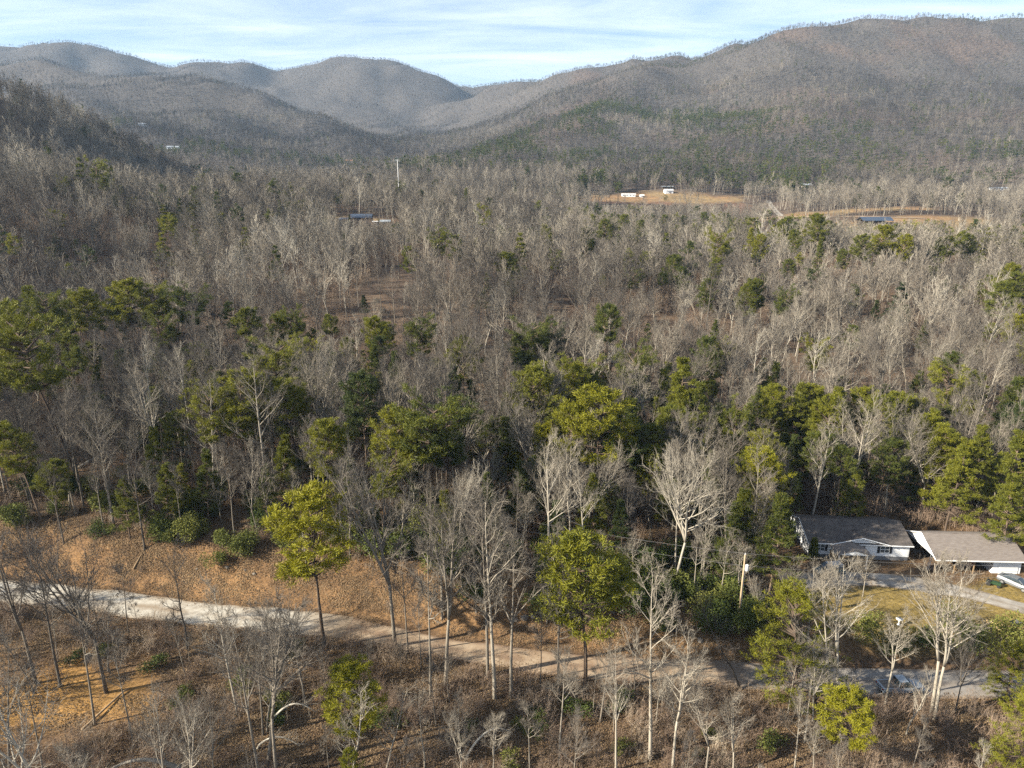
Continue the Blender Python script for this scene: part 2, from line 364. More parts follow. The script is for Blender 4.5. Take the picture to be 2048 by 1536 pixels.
# ------------------------------------------------------------------ roads and drive
def ribbon(name, cx, cy_, wd, m, lift, label, zfun=None, edge=.35, nx=15, seed=0, ends=(0, 0)):
    mb = MB(); n = len(cx); q = np.linspace(-1, 1, nx)
    tx = np.gradient(cx); ty = np.gradient(cy_); ln = np.hypot(tx, ty); px, py = -ty / ln, tx / ln
    wl = wd * (1 + edge * fbm(np.arange(n) * 1.0, np.full(n, 3.0 + seed), 5, 3)); wr = wd * (1 + edge * fbm(np.arange(n) * 1.0, np.full(n, 40.0 + seed), 5, 3))
    X = np.stack([cx + px * a * np.where(a < 0, wr, wl) for a in q], 1); Y = np.stack([cy_ + py * a * np.where(a < 0, wr, wl) for a in q], 1)
    Z = height(X, Y) + lift + .05 * (1 - q[None] ** 2)
    mb.v = [tuple(p) for p in np.stack([X, Y, Z], -1).reshape(-1, 3)]
    mb.f = [(i * nx + j, i * nx + j + 1, (i + 1) * nx + j + 1, (i + 1) * nx + j) for i in range(n - 1) for j in range(nx - 1)]
    mb.f = [f[::-1] for f in mb.f]
    o = mb.build(name, m, smooth=True); o['kind'] = 'structure'
    aq = np.abs(q)[None]; ii = np.arange(n)[:, None]
    wr_ = np.clip(.9 * sstep(.72, 1.0, aq) + .5 * (1 - sstep(.05, .26, aq)) + .9 * fbm(X, Y, 3.0, 4, 2.0 + seed) + .35 * fbm(X * .25, Y * 2.5, 2.5, 2, 7.0), 0, 1)
    if ends[0]: wr_ = np.maximum(wr_, 1 - sstep(0, ends[0], ii + 3 * fbm(X, Y, 4, 2, 1.)))
    if ends[1]: wr_ = np.maximum(wr_, 1 - sstep(0, ends[1], n - 1 - ii + 3 * fbm(X, Y, 4, 2, 1.)))
    a_ = o.data.attributes.new('wear', 'FLOAT', 'POINT'); a_.data.foreach_set('value', np.ascontiguousarray(np.broadcast_to(wr_, X.shape), np.float32).ravel()); o['label'] = label; return o
GRAVEL = mat('gravel', (.215, .185, .145), .95, vary=.0, col2=(.44, .42, .37), scale=.9, bump=.5)
ASPH = mat('worn_asphalt', (.135, .125, .115), .95, col2=(.25, .235, .215), scale=.8, bump=.2)
DIRT = mat('dirt_road', (.20, .135, .085), .95, col2=(.34, .27, .19), scale=.5, bump=.3)
DRIVEM = mat('drive_gravel', (.15, .135, .115), .95, col2=(.34, .315, .28), scale=.45, bump=.3)
SHADED = mat('shaded_drive_gravel', (.12, .11, .11), .95, col2=(.24, .215, .19), scale=.5, bump=.3)  # drive gravel with tree shade put into its colour; not assigned
xs = np.arange(-240, -22, 1.0); ribbon('gravel_road', xs, road_y(xs), ROADW, GRAVEL, .07, 'pale gravel road running across the wooded slope', edge=.25, ends=(0, 9))
xs = np.arange(-23, 27, 1.0); ribbon('dirt_road', xs, road_y(xs), np.interp(xs, [-23, -12, 18, 27], [2.6, 2.2, 2.2, 2.6]), DIRT, .066, 'leaf dusted tan stretch of the road below the bank', edge=.3, seed=3, ends=(0, 0))
xs = np.arange(26, 200, 1.0); ribbon('paved_road', xs, road_y(xs), ROADW - .1, ASPH, .07, 'grey worn paved stretch of the road below the yard', edge=.1, seed=5, ends=(9, 0))
dpx = np.array([(41, 92.6), (47, 92.6), (53, 92.8), (60, 91.8), (66, 89.6), (71, 86.2), (76, 82.6), (84, 77.5), (90, 74)])
tt = np.linspace(0, len(dpx) - 1, 70); dxx = np.interp(tt, range(len(dpx)), dpx[:, 0]); dyy = np.interp(tt, range(len(dpx)), dpx[:, 1])
for _ in range(12): dxx[1:-1] = (dxx[:-2] + dxx[1:-1] * 2 + dxx[2:]) / 4; dyy[1:-1] = (dyy[:-2] + dyy[1:-1] * 2 + dyy[2:]) / 4
ribbon('driveway', dxx, dyy, np.interp(np.arange(70), [0, 30, 46, 69], [2.4, 2.0, 1.6, 1.6]), DRIVEM, .035, 'gravel drive curving from the white house past the lawn to the road', edge=.3)
def dusty(m, dust):          # leaf dust on the verges, the crown and in patches, clean wheel tracks
    n = m.node_tree.nodes; l = m.node_tree.links; p = n['Principled BSDF']; src = p.inputs['Base Color'].links[0].from_socket
    a = n.new('ShaderNodeAttribute'); a.attribute_name = 'wear'; mi = n.new('ShaderNodeMix'); mi.data_type = 'RGBA'; mi.inputs['B'].default_value = (*dust, 1)
    l.new(a.outputs['Fac'], mi.inputs['Factor']); l.new(src, mi.inputs['A']); l.new(mi.outputs['Result'], p.inputs['Base Color'])
dusty(GRAVEL, (.19, .145, .10)); dusty(DIRT, (.14, .092, .06)); dusty(ASPH, (.15, .115, .085)); dusty(DRIVEM, (.14, .105, .07))
# far lane and field tracks
def lane(pix, wd, m, label, name='far_lane'):
    P = np.array([ground_at(u, v)[:2] for u, v in pix]); t = np.linspace(0, len(P) - 1, 60)
    x = np.interp(t, range(len(P)), P[:, 0]); y = np.interp(t, range(len(P)), P[:, 1])
    ribbon(name, x, y, wd, m, .35, label, edge=.1, nx=5)
lane([(1537, 402), (1542, 412), (1552, 424), (1562, 433)], 2.6, DRIVEM, 'grey lane climbing between the fields in the valley')
lane([(1568, 434), (1640, 435), (1720, 434), (1790, 436), (1850, 438)], 2.2, DIRT, 'tan farm track along the far valley field', 'farm_track')

# ------------------------------------------------------------------ buildings
SIDING = mat('white_siding', (.70, .71, .72), .6, vary=.06, scale=.6)
SHINGLE = mat('dark_shingles', (.040, .036, .035), .9, col2=(.105, .09, .08), scale=1.2, bump=.4)
SHINGLE2 = mat('brown_shingles', (.11, .092, .082), .9, col2=(.19, .165, .145), scale=2.5, bump=.3, streak=(.5, 2.5, 2.5))
TRIM = mat('white_trim', (.75, .75, .74), .5)
SHUT = mat('black_shutter', (.022, .024, .028), .6)
GLASS = mat('window_glass', (.06, .075, .085), .08, spec=.8)
SKIRT = mat('grey_skirting', (.16, .16, .165), .8, vary=.2)
WOOD = mat('weathered_wood', (.17, .115, .065), .85, col2=(.29, .205, .12), scale=3, streak=(1, 1, 8))
DARKIN = mat('dark_interior', (.045, .036, .03), .95, vary=.3)
METALR = mat('blue_grey_metal_roof', (.055, .075, .11), .45, metal=.3, vary=.15, scale=.5)
GREYR = mat('grey_metal_roof', (.30, .33, .36), .5, metal=.2, vary=.2, scale=.4)
TANW = mat('tan_wall', (.38, .33, .27), .8, vary=.1)
DWALL = mat('brown_plank_wall', (.10, .075, .055), .85, vary=.25)

def window(parent, cx, y, z0, z1, wd, shutters=True, axis='x', names=('window',)):
    def bx(mb, a0, a1, d0, d1, c0, c1):
        if axis == 'x': mb.box(cx + a0, cx + a1, y + d0, y + d1, c0, c1)
        else: mb.box(y + d0, y + d1, cx + a0, cx + a1, c0, c1)
        return mb
    f = MB(); t = .06
    bx(f, -wd/2, wd/2, -.05, .0, z0, z0 + t); bx(f, -wd/2, wd/2, -.05, .0, z1 - t, z1); bx(f, -wd/2, -wd/2 + t, -.049, .0, z0 + t, z1 - t); bx(f, wd/2 - t, wd/2, -.049, .0, z0 + t, z1 - t)
    bx(f, -.03, .03, -.048, .0, z0 + t, z1 - t); bx(f, -wd/2 + t, -.03, -.047, 0, (z0+z1)/2 - .03, (z0+z1)/2 + .03); bx(f, .03, wd/2 - t, -.047, 0, (z0+z1)/2 - .03, (z0+z1)/2 + .03)
    w_ = f.build('window', TRIM, parent)
    for sx in (-1, 1):
        for sz in (0, 1):
            a0, a1 = (-wd/2 + t, -.03) if sx < 0 else (.03, wd/2 - t); c0, c1 = (z0 + t, (z0+z1)/2 - .03) if sz == 0 else ((z0+z1)/2 + .03, z1 - t)
            bx(MB(), a0, a1, -.02, -.008, c0, c1).build('pane', GLASS, w_)
    if shutters:
        for sx in (-1, 1):
            a0, a1 = (-wd/2 - .42, -wd/2 - .02) if sx < 0 else (wd/2 + .02, wd/2 + .42)
            sb = bx(MB(), a0, a1, -.045, 0, z0 - .05, z1 + .05)
            for k in range(8):
                zc = z0 + (z1 - z0) * (k + .5) / 8; bx(sb, a0 + .05, a1 - .05, -.06, -.045, zc - .05, zc + .03)
            sb.build('shutter', SHUT, w_)
    return w_
def gable_roof(mb, x0, x1, y0, y1, ze, zr, th=.14, axis='x'):
    ym = (y0 + y1) / 2
    prof = [(y0, ze), (ym, zr), (y1, ze), (y1, ze - th), (ym, zr - th), (y0, ze - th)]
    if axis == 'x': mb.prism([(x0, a, b) for a, b in prof], (1, 0, 0), x1 - x0)
    else:
        xm = (x0 + x1) / 2; prof = [(x0, ze), (xm, zr), (x1, ze), (x1, ze - th), (xm, zr - th), (x0, ze - th)]
        mb.prism([(a, y0, b) for a, b in prof], (0, 1, 0), y1 - y0)
    return mb

# white double-wide house
HX, HY, HROT = 48.0, 99.2, R(-4.2)
H0 = thing('white_house', 'long white one-storey house with dark mottled shingle roof, shutters and a front porch', 'house', (HX, HY, hz(54, 101) - .05), HROT)
LN, DP, ZF, ZE, ZR = 15.6, 9.4, .75, 2.95, 4.75
MB().box(.05, LN - .05, .05, DP - .05, -.3, ZF).build('skirting', SKIRT, H0)
wl = MB(); wl.prism([(0, 0, ZF), (0, DP, ZF), (0, DP, ZE), (0, DP / 2, ZR - .12), (0, 0, ZE)], (1, 0, 0), LN); wl.build('wall', SIDING, H0)
rf = gable_roof(MB(), -.35, LN + .35, -.4, DP + .4, ZE - .02, ZR + .05).build('roof', SHINGLE, H0)
MB().box(-.4, LN + .4, -.46, -.405, ZE - .2, ZE - .04).build('gutter', TRIM, rf)
rb_ = MB(); rb_.tube([(-.37, -.4, ZE - .1), (-.37, DP/2, ZR - .03), (-.37, DP + .4, ZE - .1)], .07, 4); rb_.build('barge_board', TRIM, rf)
for vx, vy in ((4.2, 6.0), (9.8, 3.6), (12.2, 3.3)):
    zv = ZR - (abs(vy - DP/2)) / (DP/2 + .4) * (ZR - ZE); MB().tube([(vx, vy, zv - .1), (vx, vy, zv + .35)], .07, 8).build('vent_pipe', SHUT, rf)
# cross gable over the front wall
gx0, gx1, gxm, gz = 3.6, 12.4, 8.0, 3.95
dm = MB(); dm.prism([(gx0, -.12, ZE - .15), (gx1, -.12, ZE - .15), (gxm, -.12, gz)], (0, 1, 0), 1.6); dg = dm.build('front_gable', SIDING, H0)
dr = MB()
for (xa, xb) in ((gx0 - .3, gxm), (gx1 + .3, gxm)):
    za = ZE - .15 - .04
    dr.prism([(xa, -.5, za), (xb, -.5, gz + .05), (xb, 3.1, gz + .05), (xa, .2, za)], (0, 0, 1), .12)
dr.build('gable_roof', SHINGLE, H0)
for xa in (gx0 - .3, gx1 + .3):
    MB().tube([(xa, -.52, ZE - .15), (gxm, -.52, gz + .08)], .07, 4).build('barge_board', TRIM, dg)
window(H0, 1.75, -.003, 1.35, 2.55, 1.45); window(H0, 7.6, -.003, 1.35, 2.55, 1.45); window(H0, 11.8, -.003, 1.35, 2.55, 1.45)
window(H0, 4.4, -.003, 1.5, 2.5, .7, False, 'y')
MB().box(5.1, 6.05, -.06, -.004, ZF + .02, 2.75).build('door', TANW, H0)
# porch: deck, posts, rail, its own small gable roof
pr = MB().box(3.4, 7.9, -3.2, -.02, .55, .72).build('porch_deck', WOOD, H0)
pz, pzr = 2.55, 3.35
po = MB()
for (xa, xb) in ((3.1, 5.7), (8.3, 5.7)):
    po.prism([(xa, -3.5, pz), (xb, -3.5, pzr), (xb, -.1, pzr), (xa, -.1, pz)], (0, 0, 1), .1)
porch_roof = po.build('porch_roof', SHINGLE2, H0)
MB().prism([(3.35, -3.42, pz + .02), (8.05, -3.42, pz + .02), (5.7, -3.42, pzr - .03)], (0, 1, 0), .06).build('porch_gable', TRIM, H0)
for px_ in (3.5, 5.0, 6.4, 7.8): MB().box(px_ - .07, px_ + .07, -3.15, -3.01, .0, pz + .05).build('porch_post', TRIM if px_ in (3.5, 7.8) else WOOD, H0)
for a, b in (((3.5, -3.1), (5.0, -3.1)), ((6.4, -3.1), (7.8, -3.1)), ((3.46, -3.1), (3.46, -.2)), ((7.84, -3.1), (7.84, -.2))):
    rl = MB(); rl.tube([(*a, 1.65), (*b, 1.65)], .045, 4); rl.tube([(*a, .9), (*b, .9)], .035, 4)
    n_ = int(math.dist(a, b) / .2)
    rr = rl.build('railing', WOOD, H0)
    bal = MB()
    for k in range(1, n_): bal.box(a[0] + (b[0]-a[0])*k/n_ - .02, a[0] + (b[0]-a[0])*k/n_ + .02, a[1] + (b[1]-a[1])*k/n_ - .02, a[1] + (b[1]-a[1])*k/n_ + .02, .9, 1.65)
    bo = bal.build('balusters', WOOD, rr); bo['kind'] = 'stuff'
for k in range(3): MB().box(5.05, 6.35, -3.2 - .3 * (k + 1), -3.2 - .3 * k + .02, .55 - .19 * (k + 1) - .05, .55 - .19 * (k + 1) + .04).build('step', WOOD, H0)
ramp = MB(); ramp.prism([(3.2, -3.3, .0), (3.35, -3.3, .0), (3.35, -.3, 1.1), (3.2, -.3, 1.1)], (0, 0, 1), .5); ramp.build('porch_side_board', WOOD, H0)

# open garage with brown roof
G0 = thing('open_garage', 'open-fronted garage with brown shingle roof and bright white gable end', 'garage', (65.5, 94.4, hz(72, 97) - .05), R(-2.5))
GL, GD, GE, GR = 13.2, 8.6, 2.65, 4.75
gr_ = gable_roof(MB(), -.3, GL + .3, -.55, GD + .5, GE, GR).build('roof', SHINGLE2, G0)
MB().box(-.33, GL + .33, -.62, -.555, GE - .16, GE).build('fascia', TRIM, gr_)
MB().tube([(-.3, GD/2 - .02, GR + .02), (GL + .3, GD/2 - .02, GR + .02)], .09, 6).build('ridge_cap', SHINGLE2, gr_)
MB().prism([(0, -.1, GE - .1), (0, GD, GE - .1), (0, GD/2, GR - .16)], (1, 0, 0), .08).build('gable_panel', TRIM, G0)
bc = MB(); bc.tube([(-.32, -.58, GE - .05), (-.32, GD/2, GR + .0), (-.32, GD + .5, GE - .05)], .09, 4); bc.build('barge_board', TRIM, gr_)
MB().box(.1, GL, GD - .14, GD - .02, 0, GE - .05).build('back_wall', DARKIN, G0)
MB().box(9.0, GL, .3, .42, 0, GE - .12).build('front_wall', SIDING, G0)
MB().box(GL - .1, GL, .42, GD - .15, 0, GE - .1).build('end_wall', SIDING, G0)
MB().box(9.0, 9.1, .42, GD - .15, 0, GE - .1).build('inner_wall', SIDING, G0)
gd_ = MB().box(10.0, 12.8, .24, .29, .02, 2.15).build('garage_door', TRIM, G0)
for k in range(3): MB().box(10.02, 12.78, .225, .239, .5 + k * .53, .53 + k * .53).build('door_seam', SKIRT, gd_)
MB().box(.3, GL - .2, .0, GD - .2, -.02, .03).build('floor_slab', mat('dirt_floor', (.14, .10, .07), .95, vary=.3), G0)
for px_ in (.12, 3.1, 6.0): MB().box(px_ - .07, px_ + .07, .0, .14, 0, GE - .1).build('post', WOOD, G0)
MB().box(.05, .19, GD/2 - .07, GD/2 + .07, 0, GR - .3).build('post', DARKIN, G0); MB().box(.05, .19, GD - .3, GD - .16, 0, GE).build('post', DARKIN, G0)
MB().box(.1, 8.95, .02, .12, GE - .4, GE - .15).build('header_beam', WOOD, G0)
JUNK = [mat('junk_%d' % i, c, .8, vary=.2) for i, c in enumerate([(.16, .06, .045), (.10, .09, .08), (.24, .18, .12), (.07, .09, .11), (.3, .29, .27)])]
ll = thing('ladder', 'grey ladder leaning under the white gable of the open garage', 'ladder', (65.35, 95.4, hz(65.4, 95.4)), R(-2.5))
for s_ in (-1, 1): MB().tube([(-.15, s_ * .22, 0), (.1, s_ * .22, 2.5)], .035, 5).build('rail', GREYR, ll)
for k in range(7): MB().tube([(-.15 + .25 * (k + 1) / 8, -.22, 2.5 * (k + 1) / 8), (-.15 + .25 * (k + 1) / 8, .22, 2.5 * (k + 1) / 8)], .022, 4).build('rung', GREYR, ll)
def crate(name, label, x, y, sx, sy, sz, m, rz=0):
    t = thing(name, label, name.split('_')[-1], (x, y, hz(x, y) + .02), rz)
    MB().box(-sx/2, sx/2, -sy/2, sy/2, 0, sz).build('side_panels', m, t)
    MB().box(-sx/2 - .03, sx/2 + .03, -sy/2 - .03, sy/2 + .03, sz + .001, sz + .06).build('lid', m, t)
crate('red_chest', 'dull red chest stored in the open garage bay', 72.3, 96.5, 1.2, .7, .9, JUNK[0])
crate('storage_cabinet', 'grey brown cabinet against the garage back wall', 69.5, 99.5, 1.6, .7, 1.5, JUNK[1], .05)
crate('tan_crate', 'tan crate stacked near the front of the garage', 70.2, 95.6, .9, .8, .8, JUNK[2], .3)

# ------------------------------------------------------------------ vehicles
TYRE = mat('tyre', (.02, .02, .02), .8); RIM = mat('rim', (.45, .46, .47), .35, metal=.8); LAMP = mat('lamp_lens', (.6, .6, .58), .15, spec=.8); TAIL = mat('tail_lens', (.25, .02, .02), .2)
CGL = mat('car_glass', (.03, .04, .045), .06, spec=.9)
def loft(st):           # stations: x, z0, z1, half width low, half width high
    mb = MB(); k = 8
    for x, z0, z1, wl_, wh in st:
        zm = z0 + (z1 - z0) * .55
        mb.v += [(x, -wl_ * .92, z0), (x, wl_ * .92, z0), (x, wl_, z0 + .12), (x, wl_, zm), (x, wh, z1), (x, -wh, z1), (x, -wl_, zm), (x, -wl_, z0 + .12)]
    n = len(st)
    for i in range(n - 1):
        for j in range(k): mb.f.append((i*k+j, i*k+(j+1) % k, (i+1)*k+(j+1) % k, (i+1)*k+j)[::-1])
    mb.f.append(tuple(range(k))); mb.f.append(tuple(range((n-1)*k, n*k))[::-1]); return mb
def vehicle(name, label, cat, loc, rz, paint, kind):
    t = thing(name, label, cat, loc, rz)
    if kind == 'sedan':
        body = [(-2.3,.45,.85,.75,.6),(-2.2,.3,.98,.85,.7),(-1.6,.25,1.02,.9,.78),(0,.22,.96,.9,.8),(1.0,.25,.95,.9,.78),(1.9,.28,.82,.87,.7),(2.25,.35,.7,.78,.6)]
        cab = [(-1.75,.95,1.0,.74,.68),(-1.0,.95,1.4,.8,.6),(-.6,.95,1.45,.8,.6),(.2,.93,1.44,.8,.6),(.55,.93,1.36,.8,.58),(1.2,.9,.96,.76,.7)]
        roof = (-1.02, .32, .585, 1.405, 1.475); wx, wr = (-1.4, 1.4), .32
    elif kind == 'suv':
        body = [(-2.3,.5,1.0,.8,.7),(-2.2,.35,1.08,.9,.8),(-1.0,.3,1.1,.93,.83),(.9,.3,1.08,.93,.83),(1.9,.35,.98,.9,.75),(2.25,.45,.85,.82,.66)]
        cab = [(-2.2,1.05,1.12,.8,.74),(-1.95,1.05,1.66,.83,.66),(-1.0,1.05,1.72,.84,.66),(.2,1.05,1.7,.84,.66),(.5,1.05,1.62,.84,.64),(1.15,1.03,1.1,.8,.74)]
        roof = (-1.93, .4, .65, 1.665, 1.745); wx, wr = (-1.4, 1.45), .36
    else:
        body = [(-2.75,.55,1.1,.85,.82),(-2.6,.45,1.12,.93,.85),(-.8,.4,1.12,.95,.85),(.9,.4,1.1,.95,.85),(2.1,.42,1.05,.93,.78),(2.6,.5,.92,.85,.68)]
        cab = [(-.85,1.07,1.15,.82,.78),(-.68,1.07,1.75,.84,.68),(.2,1.07,1.8,.84,.68),(.5,1.07,1.7,.84,.66),(1.15,1.05,1.12,.82,.76)]
        roof = (-.66, .38, .67, 1.76, 1.83); wx, wr = (-1.75, 1.7), .38
    bo = loft(body).build('body', paint, t, smooth=False)
    if kind == 'pickup':
        MB().box(-2.55, -.9, -.72, .72, 1.11, 1.135).build('bed_cover', JUNK[1], t)
    loft(cab).build('windows', CGL, t)
    MB().box(roof[0], roof[1], -roof[2], roof[2], roof[3], roof[4]).build('roof', GREYR if paint is TEAL else paint, t)
    for s_ in (-1, 1):
        for (xa, za, xb, zb) in ((cab[-1][0], cab[-1][2], cab[-2][0], cab[-2][2]), (cab[0][0], cab[0][2], cab[1][0], cab[1][2])):
            MB().tube([(xa, s_ * cab[-1][4] * .98, za), (xb, s_ * cab[-2][4] * 1.02, zb + .01)], .05, 4).build('pillar', paint, t)
        xm = (roof[0] + roof[1]) / 2
        MB().tube([(xm, s_ * .83, body[2][2]), (xm, s_ * roof[2] * 1.01, roof[3] + .02)], .045, 4).build('pillar', paint, t)
        MB().box(cab[-1][0] - .35, cab[-1][0] - .18, s_ * .98 - .09, s_ * .98 + .09, 1.0, 1.14).build('mirror', paint, t)
        MB().box(body[-1][0] - .12, body[-1][0] + .02, s_ * .6 - .17, s_ * .6 + .17, body[-1][2] - .22, body[-1][2] - .06).build('headlight', LAMP, t)
        MB().box(body[0][0] - .02, body[0][0] + .1, s_ * .62 - .12, s_ * .62 + .12, body[0][2] - .25, body[0][2] - .08).build('tail_light', TAIL, t)
        for x in wx:
            ty_ = MB(); ty_.tube([(x, s_ * .93 - .11, wr), (x, s_ * .93 + .11, wr)], wr, 16); wo = ty_.build('wheel', TYRE, t)
            MB().tube([(x, s_ * .93 - .118, wr), (x, s_ * .93 + .118, wr)], wr * .62, 12).build('rim', RIM, wo)
    MB().box(body[-1][0] - .02, body[-1][0] + .06, -.7, .7, .38, .55).build('bumper', TYRE, t)
    return t
SILV = mat('silver_paint', (.17, .18, .19), .4, metal=.4); TEAL = mat('dark_teal_paint', (.06, .10, .108), .3, metal=.2); PALE = mat('pale_blue_grey_paint', (.22, .26, .30), .35, metal=.2)
vehicle('silver_sedan', 'silver sedan parked nose outward beside the white garage wall', 'car', (75.6, 90.7, hz(75.6, 90.7) + .03), R(-58), SILV, 'sedan')
vehicle('dark_teal_suv', 'dark teal car with grey roof parked in front of the house porch', 'car', (49.1, 94.2, hz(49.1, 94.2) + .04), R(187), TEAL, 'suv')
vehicle('pickup_truck', 'pale blue grey pickup truck standing on the paved road', 'truck', (47.4, 70.2, hz(47.4, 71) + .09), R(3), PALE, 'pickup')
# small yard tractor beside the sedan
yt = thing('yard_tractor', 'dark green yard tractor parked beside the silver sedan', 'tractor', (72.4, 90.9, hz(72.4, 90.9)), R(-40))
GRN = mat('tractor_green', (.02, .045, .02), .5)
MB().box(-.2, .95, -.3, .3, .35, .75).build('hood', GRN, yt); MB().box(-.85, -.2, -.45, .45, .4, .55).build('fender', GRN, yt)
MB().box(-.7, -.35, -.22, .22, .6, .72).build('seat', TYRE, yt); MB().box(-.78, -.7, -.22, .22, .7, 1.05).build('seat_back', TYRE, yt)
MB().tube([(-.1, 0, .75), (-.25, 0, 1.05)], .03, 5).build('steering_column', TYRE, yt)
for s_ in (-1, 1):
    MB().tube([(-.6, s_ * .42 - .1, .32), (-.6, s_ * .42 + .1, .32)], .32, 14).build('wheel', TYRE, yt); MB().tube([(.7, s_ * .4 - .07, .2), (.7, s_ * .4 + .07, .2)], .2, 12).build('wheel', TYRE, yt)

# ------------------------------------------------------------------ yard objects
WHITE = mat('white_concrete', (.72, .72, .69), .8, vary=.05)
bx_, by_ = atz(1797, 1250, 0.05)
bb = thing('birdbath', 'white birdbath on a pedestal in the lawn', 'birdbath', (bx_, by_, hz(bx_, by_)))
MB().tube([(0,0,0),(0,0,.1),(0,0,.16),(0,0,.5),(0,0,.78)], [.24,.24,.1,.08,.13], 12).build('pedestal', WHITE, bb, smooth=True)
MB().tube([(0,0,.78),(0,0,.86),(0,0,.93),(0,0,.935),(0,0,.87)], [.12,.36,.46,.42,.3], 16).build('basin', WHITE, bb, smooth=True)
sx_, sy_ = 18.9, 80.4
st = thing('white_marker', 'narrow white wrapped post standing at the foot of the leafy bank', 'post', (sx_, sy_, hz(sx_, sy_) - .05))
MB().tube([(0,0,0),(0,0,.5),(.02,0,.9),(0,.01,1.3),(0,0,1.5)], [.22,.24,.17,.12,.04], 9).build('wrapping', WHITE, st, smooth=True)
MB().tube([(0,0,1.45),(0,0,1.75)], .03, 6).build('stake', WOOD, st)
tr_ = thing('dark_container', 'low dark metal trough beside the white wrapped post', 'container', (21.3, 80.0, hz(21.3, 80.0)), R(-5))  # low open dark container at a dark rectangular spot
tb = MB(); tb.box(-1.1, 1.1, -.35, -.3, 0, .5).box(-1.1, 1.1, .3, .35, 0, .5).box(-1.1, -1.05, -.3, .3, 0, .5).box(1.05, 1.1, -.3, .3, 0, .5); tb.build('rim', SHUT, tr_); MB().box(-1.05, 1.05, -.3, .3, 0, .06).build('bottom', SHUT, tr_)
FRESH = mat('fresh_wood', (.42, .28, .12), .85, col2=(.58, .44, .24), scale=2, streak=(1, 6, 6))
for k, (u, v, l_, a_) in enumerate([(1995, 1250, 2.6, -35), (2012, 1262, 2.2, -28), (2000, 1262, 1.8, -48)]):
    x, y = atz(u, v, .2); lg = MB(); lg.tube([(-l_/2, 0, .18), (0, .04, .2), (l_/2, 0, .18)], [.17, .19, .16], 9)
    o = lg.build('cut_log', FRESH, None, (x, y, hz(x, y)), True); o.rotation_euler = (0, 0, R(a_)); tag(o, 'pale fresh cut log lying at the edge of the lawn', 'log', 'fresh cut logs at the lawn edge')
x, y = atz(2030, 1250, .3)
wb = thing('wheelbarrow', 'dark wheelbarrow beside the fresh cut logs on the lawn', 'wheelbarrow', (x, y, hz(x, y)), R(20))
tb = MB(); tb.v = [(-.5,-.35,.35),(.4,-.3,.3),(.4,.3,.3),(-.5,.35,.35),(-.6,-.42,.65),(.65,-.42,.65),(.65,.42,.65),(-.6,.42,.65)]; tb.f = [(0,3,2,1),(0,1,5,4),(1,2,6,5),(2,3,7,6),(3,0,4,7)]; tb.build('tray', SHUT, wb)
MB().tube([(.75, -.05, .2), (.75, .05, .2)], .2, 12).build('wheel', TYRE, wb)
for s_ in (-1, 1): MB().tube([(.75, s_*.08, .2), (-.3, s_*.3, .4), (-1.15, s_*.33, .55)], .025, 5).build('handle', WOOD, wb); MB().tube([(-.3, s_*.3, .38), (-.42, s_*.3, 0)], .025, 5).build('leg', SHUT, wb)

# utility poles and wires
POLE = mat('pole_wood', (.24, .17, .10), .85, col2=(.36, .28, .19), scale=2, streak=(2, 2, .3)); CAN = mat('transformer_grey', (.60, .62, .63), .5); WIRE = mat('wire', (.16, .16, .165), .6)
def upole(x, y, hgt, label, can=True, name='utility_pole', m=POLE, r=.15):
    p = thing(name, label, 'pole', (x, y, hz(x, y) - .3))
    MB().tube([(0, 0, 0), (0, 0, hgt * .5), (0, 0, hgt)], [r, r * .85, r * .68], 10).build('post', m, p, smooth=True)
    if can:
        MB().tube([(.36, -.1, hgt - 2.3), (.36, -.1, hgt - 2.2), (.36, -.1, hgt - 1.45), (.36, -.1, hgt - 1.38)], [.17, .23, .23, .14], 12).build('transformer', CAN, p)
        MB().box(.1, .3, -.14, -.06, hgt - 2.0, hgt - 1.9).build('bracket', CAN, p)
        MB().tube([(.16, -.02, .3), (.16, -.02, hgt - 1.6)], .03, 5).build('conduit', CAN, p)
    MB().tube([(0, 0, hgt), (0, 0, hgt + .25)], [.05, .04], 6).build('insulator', CAN, p)
    return p
PX, PY = 30.6, 80.3; PH = 11.3 + .3 - hz(PX, PY)
upole(PX, PY, PH, 'weathered wooden utility pole with grey transformer beside the road bank')
PX2, PY2 = -6, 92; upole(PX2, PY2, 8.5, 'wooden utility pole hidden among the trees behind the bank', False)
PX3, PY3 = 96, 80; upole(PX3, PY3, 10.5, 'wooden utility pole past the end of the driveway', False)
zt = hz(PX, PY) - .3 + PH
def wire(a, b, sag, label):
    pts = []
    for i in range(25):
        t = i / 24; pts.append((a[0] + (b[0]-a[0])*t, a[1] + (b[1]-a[1])*t, a[2] + (b[2]-a[2])*t - sag * 4 * t * (1 - t)))
    mb = MB(); mb.tube(pts, .012, 4); tag(mb.build('power_line', WIRE), label, 'wire')
wire((PX, PY, zt + .2), (PX2, PY2, hz(PX2, PY2) + 8.1), .5, 'upper power line running left from the utility pole into the woods')
wire((PX, PY, zt - 1.6), (PX2, PY2, hz(PX2, PY2) + 6.6), .5, 'lower power line running left from the utility pole into the woods')
wire((PX, PY, zt + .2), (PX3, PY3, hz(PX3, PY3) + 10.3), 1.2, 'upper power line crossing above the yard from the utility pole')
wire((PX, PY, zt - 1.6), (PX3, PY3, hz(PX3, PY3) + 8.6), 1.2, 'lower power line crossing above the yard from the utility pole')
fx, fy = aty(797, 370, 505)[:2]
FPH = aty(797, 319, 505)[2] - hz(fx, fy)
tw = thing('radio_mast', 'tall thin pale mast rising above the trees on the wooded ridge', 'mast', (fx, fy, hz(fx, fy)))
PALEM = mat('pale_metal', (.62, .62, .62), .5)
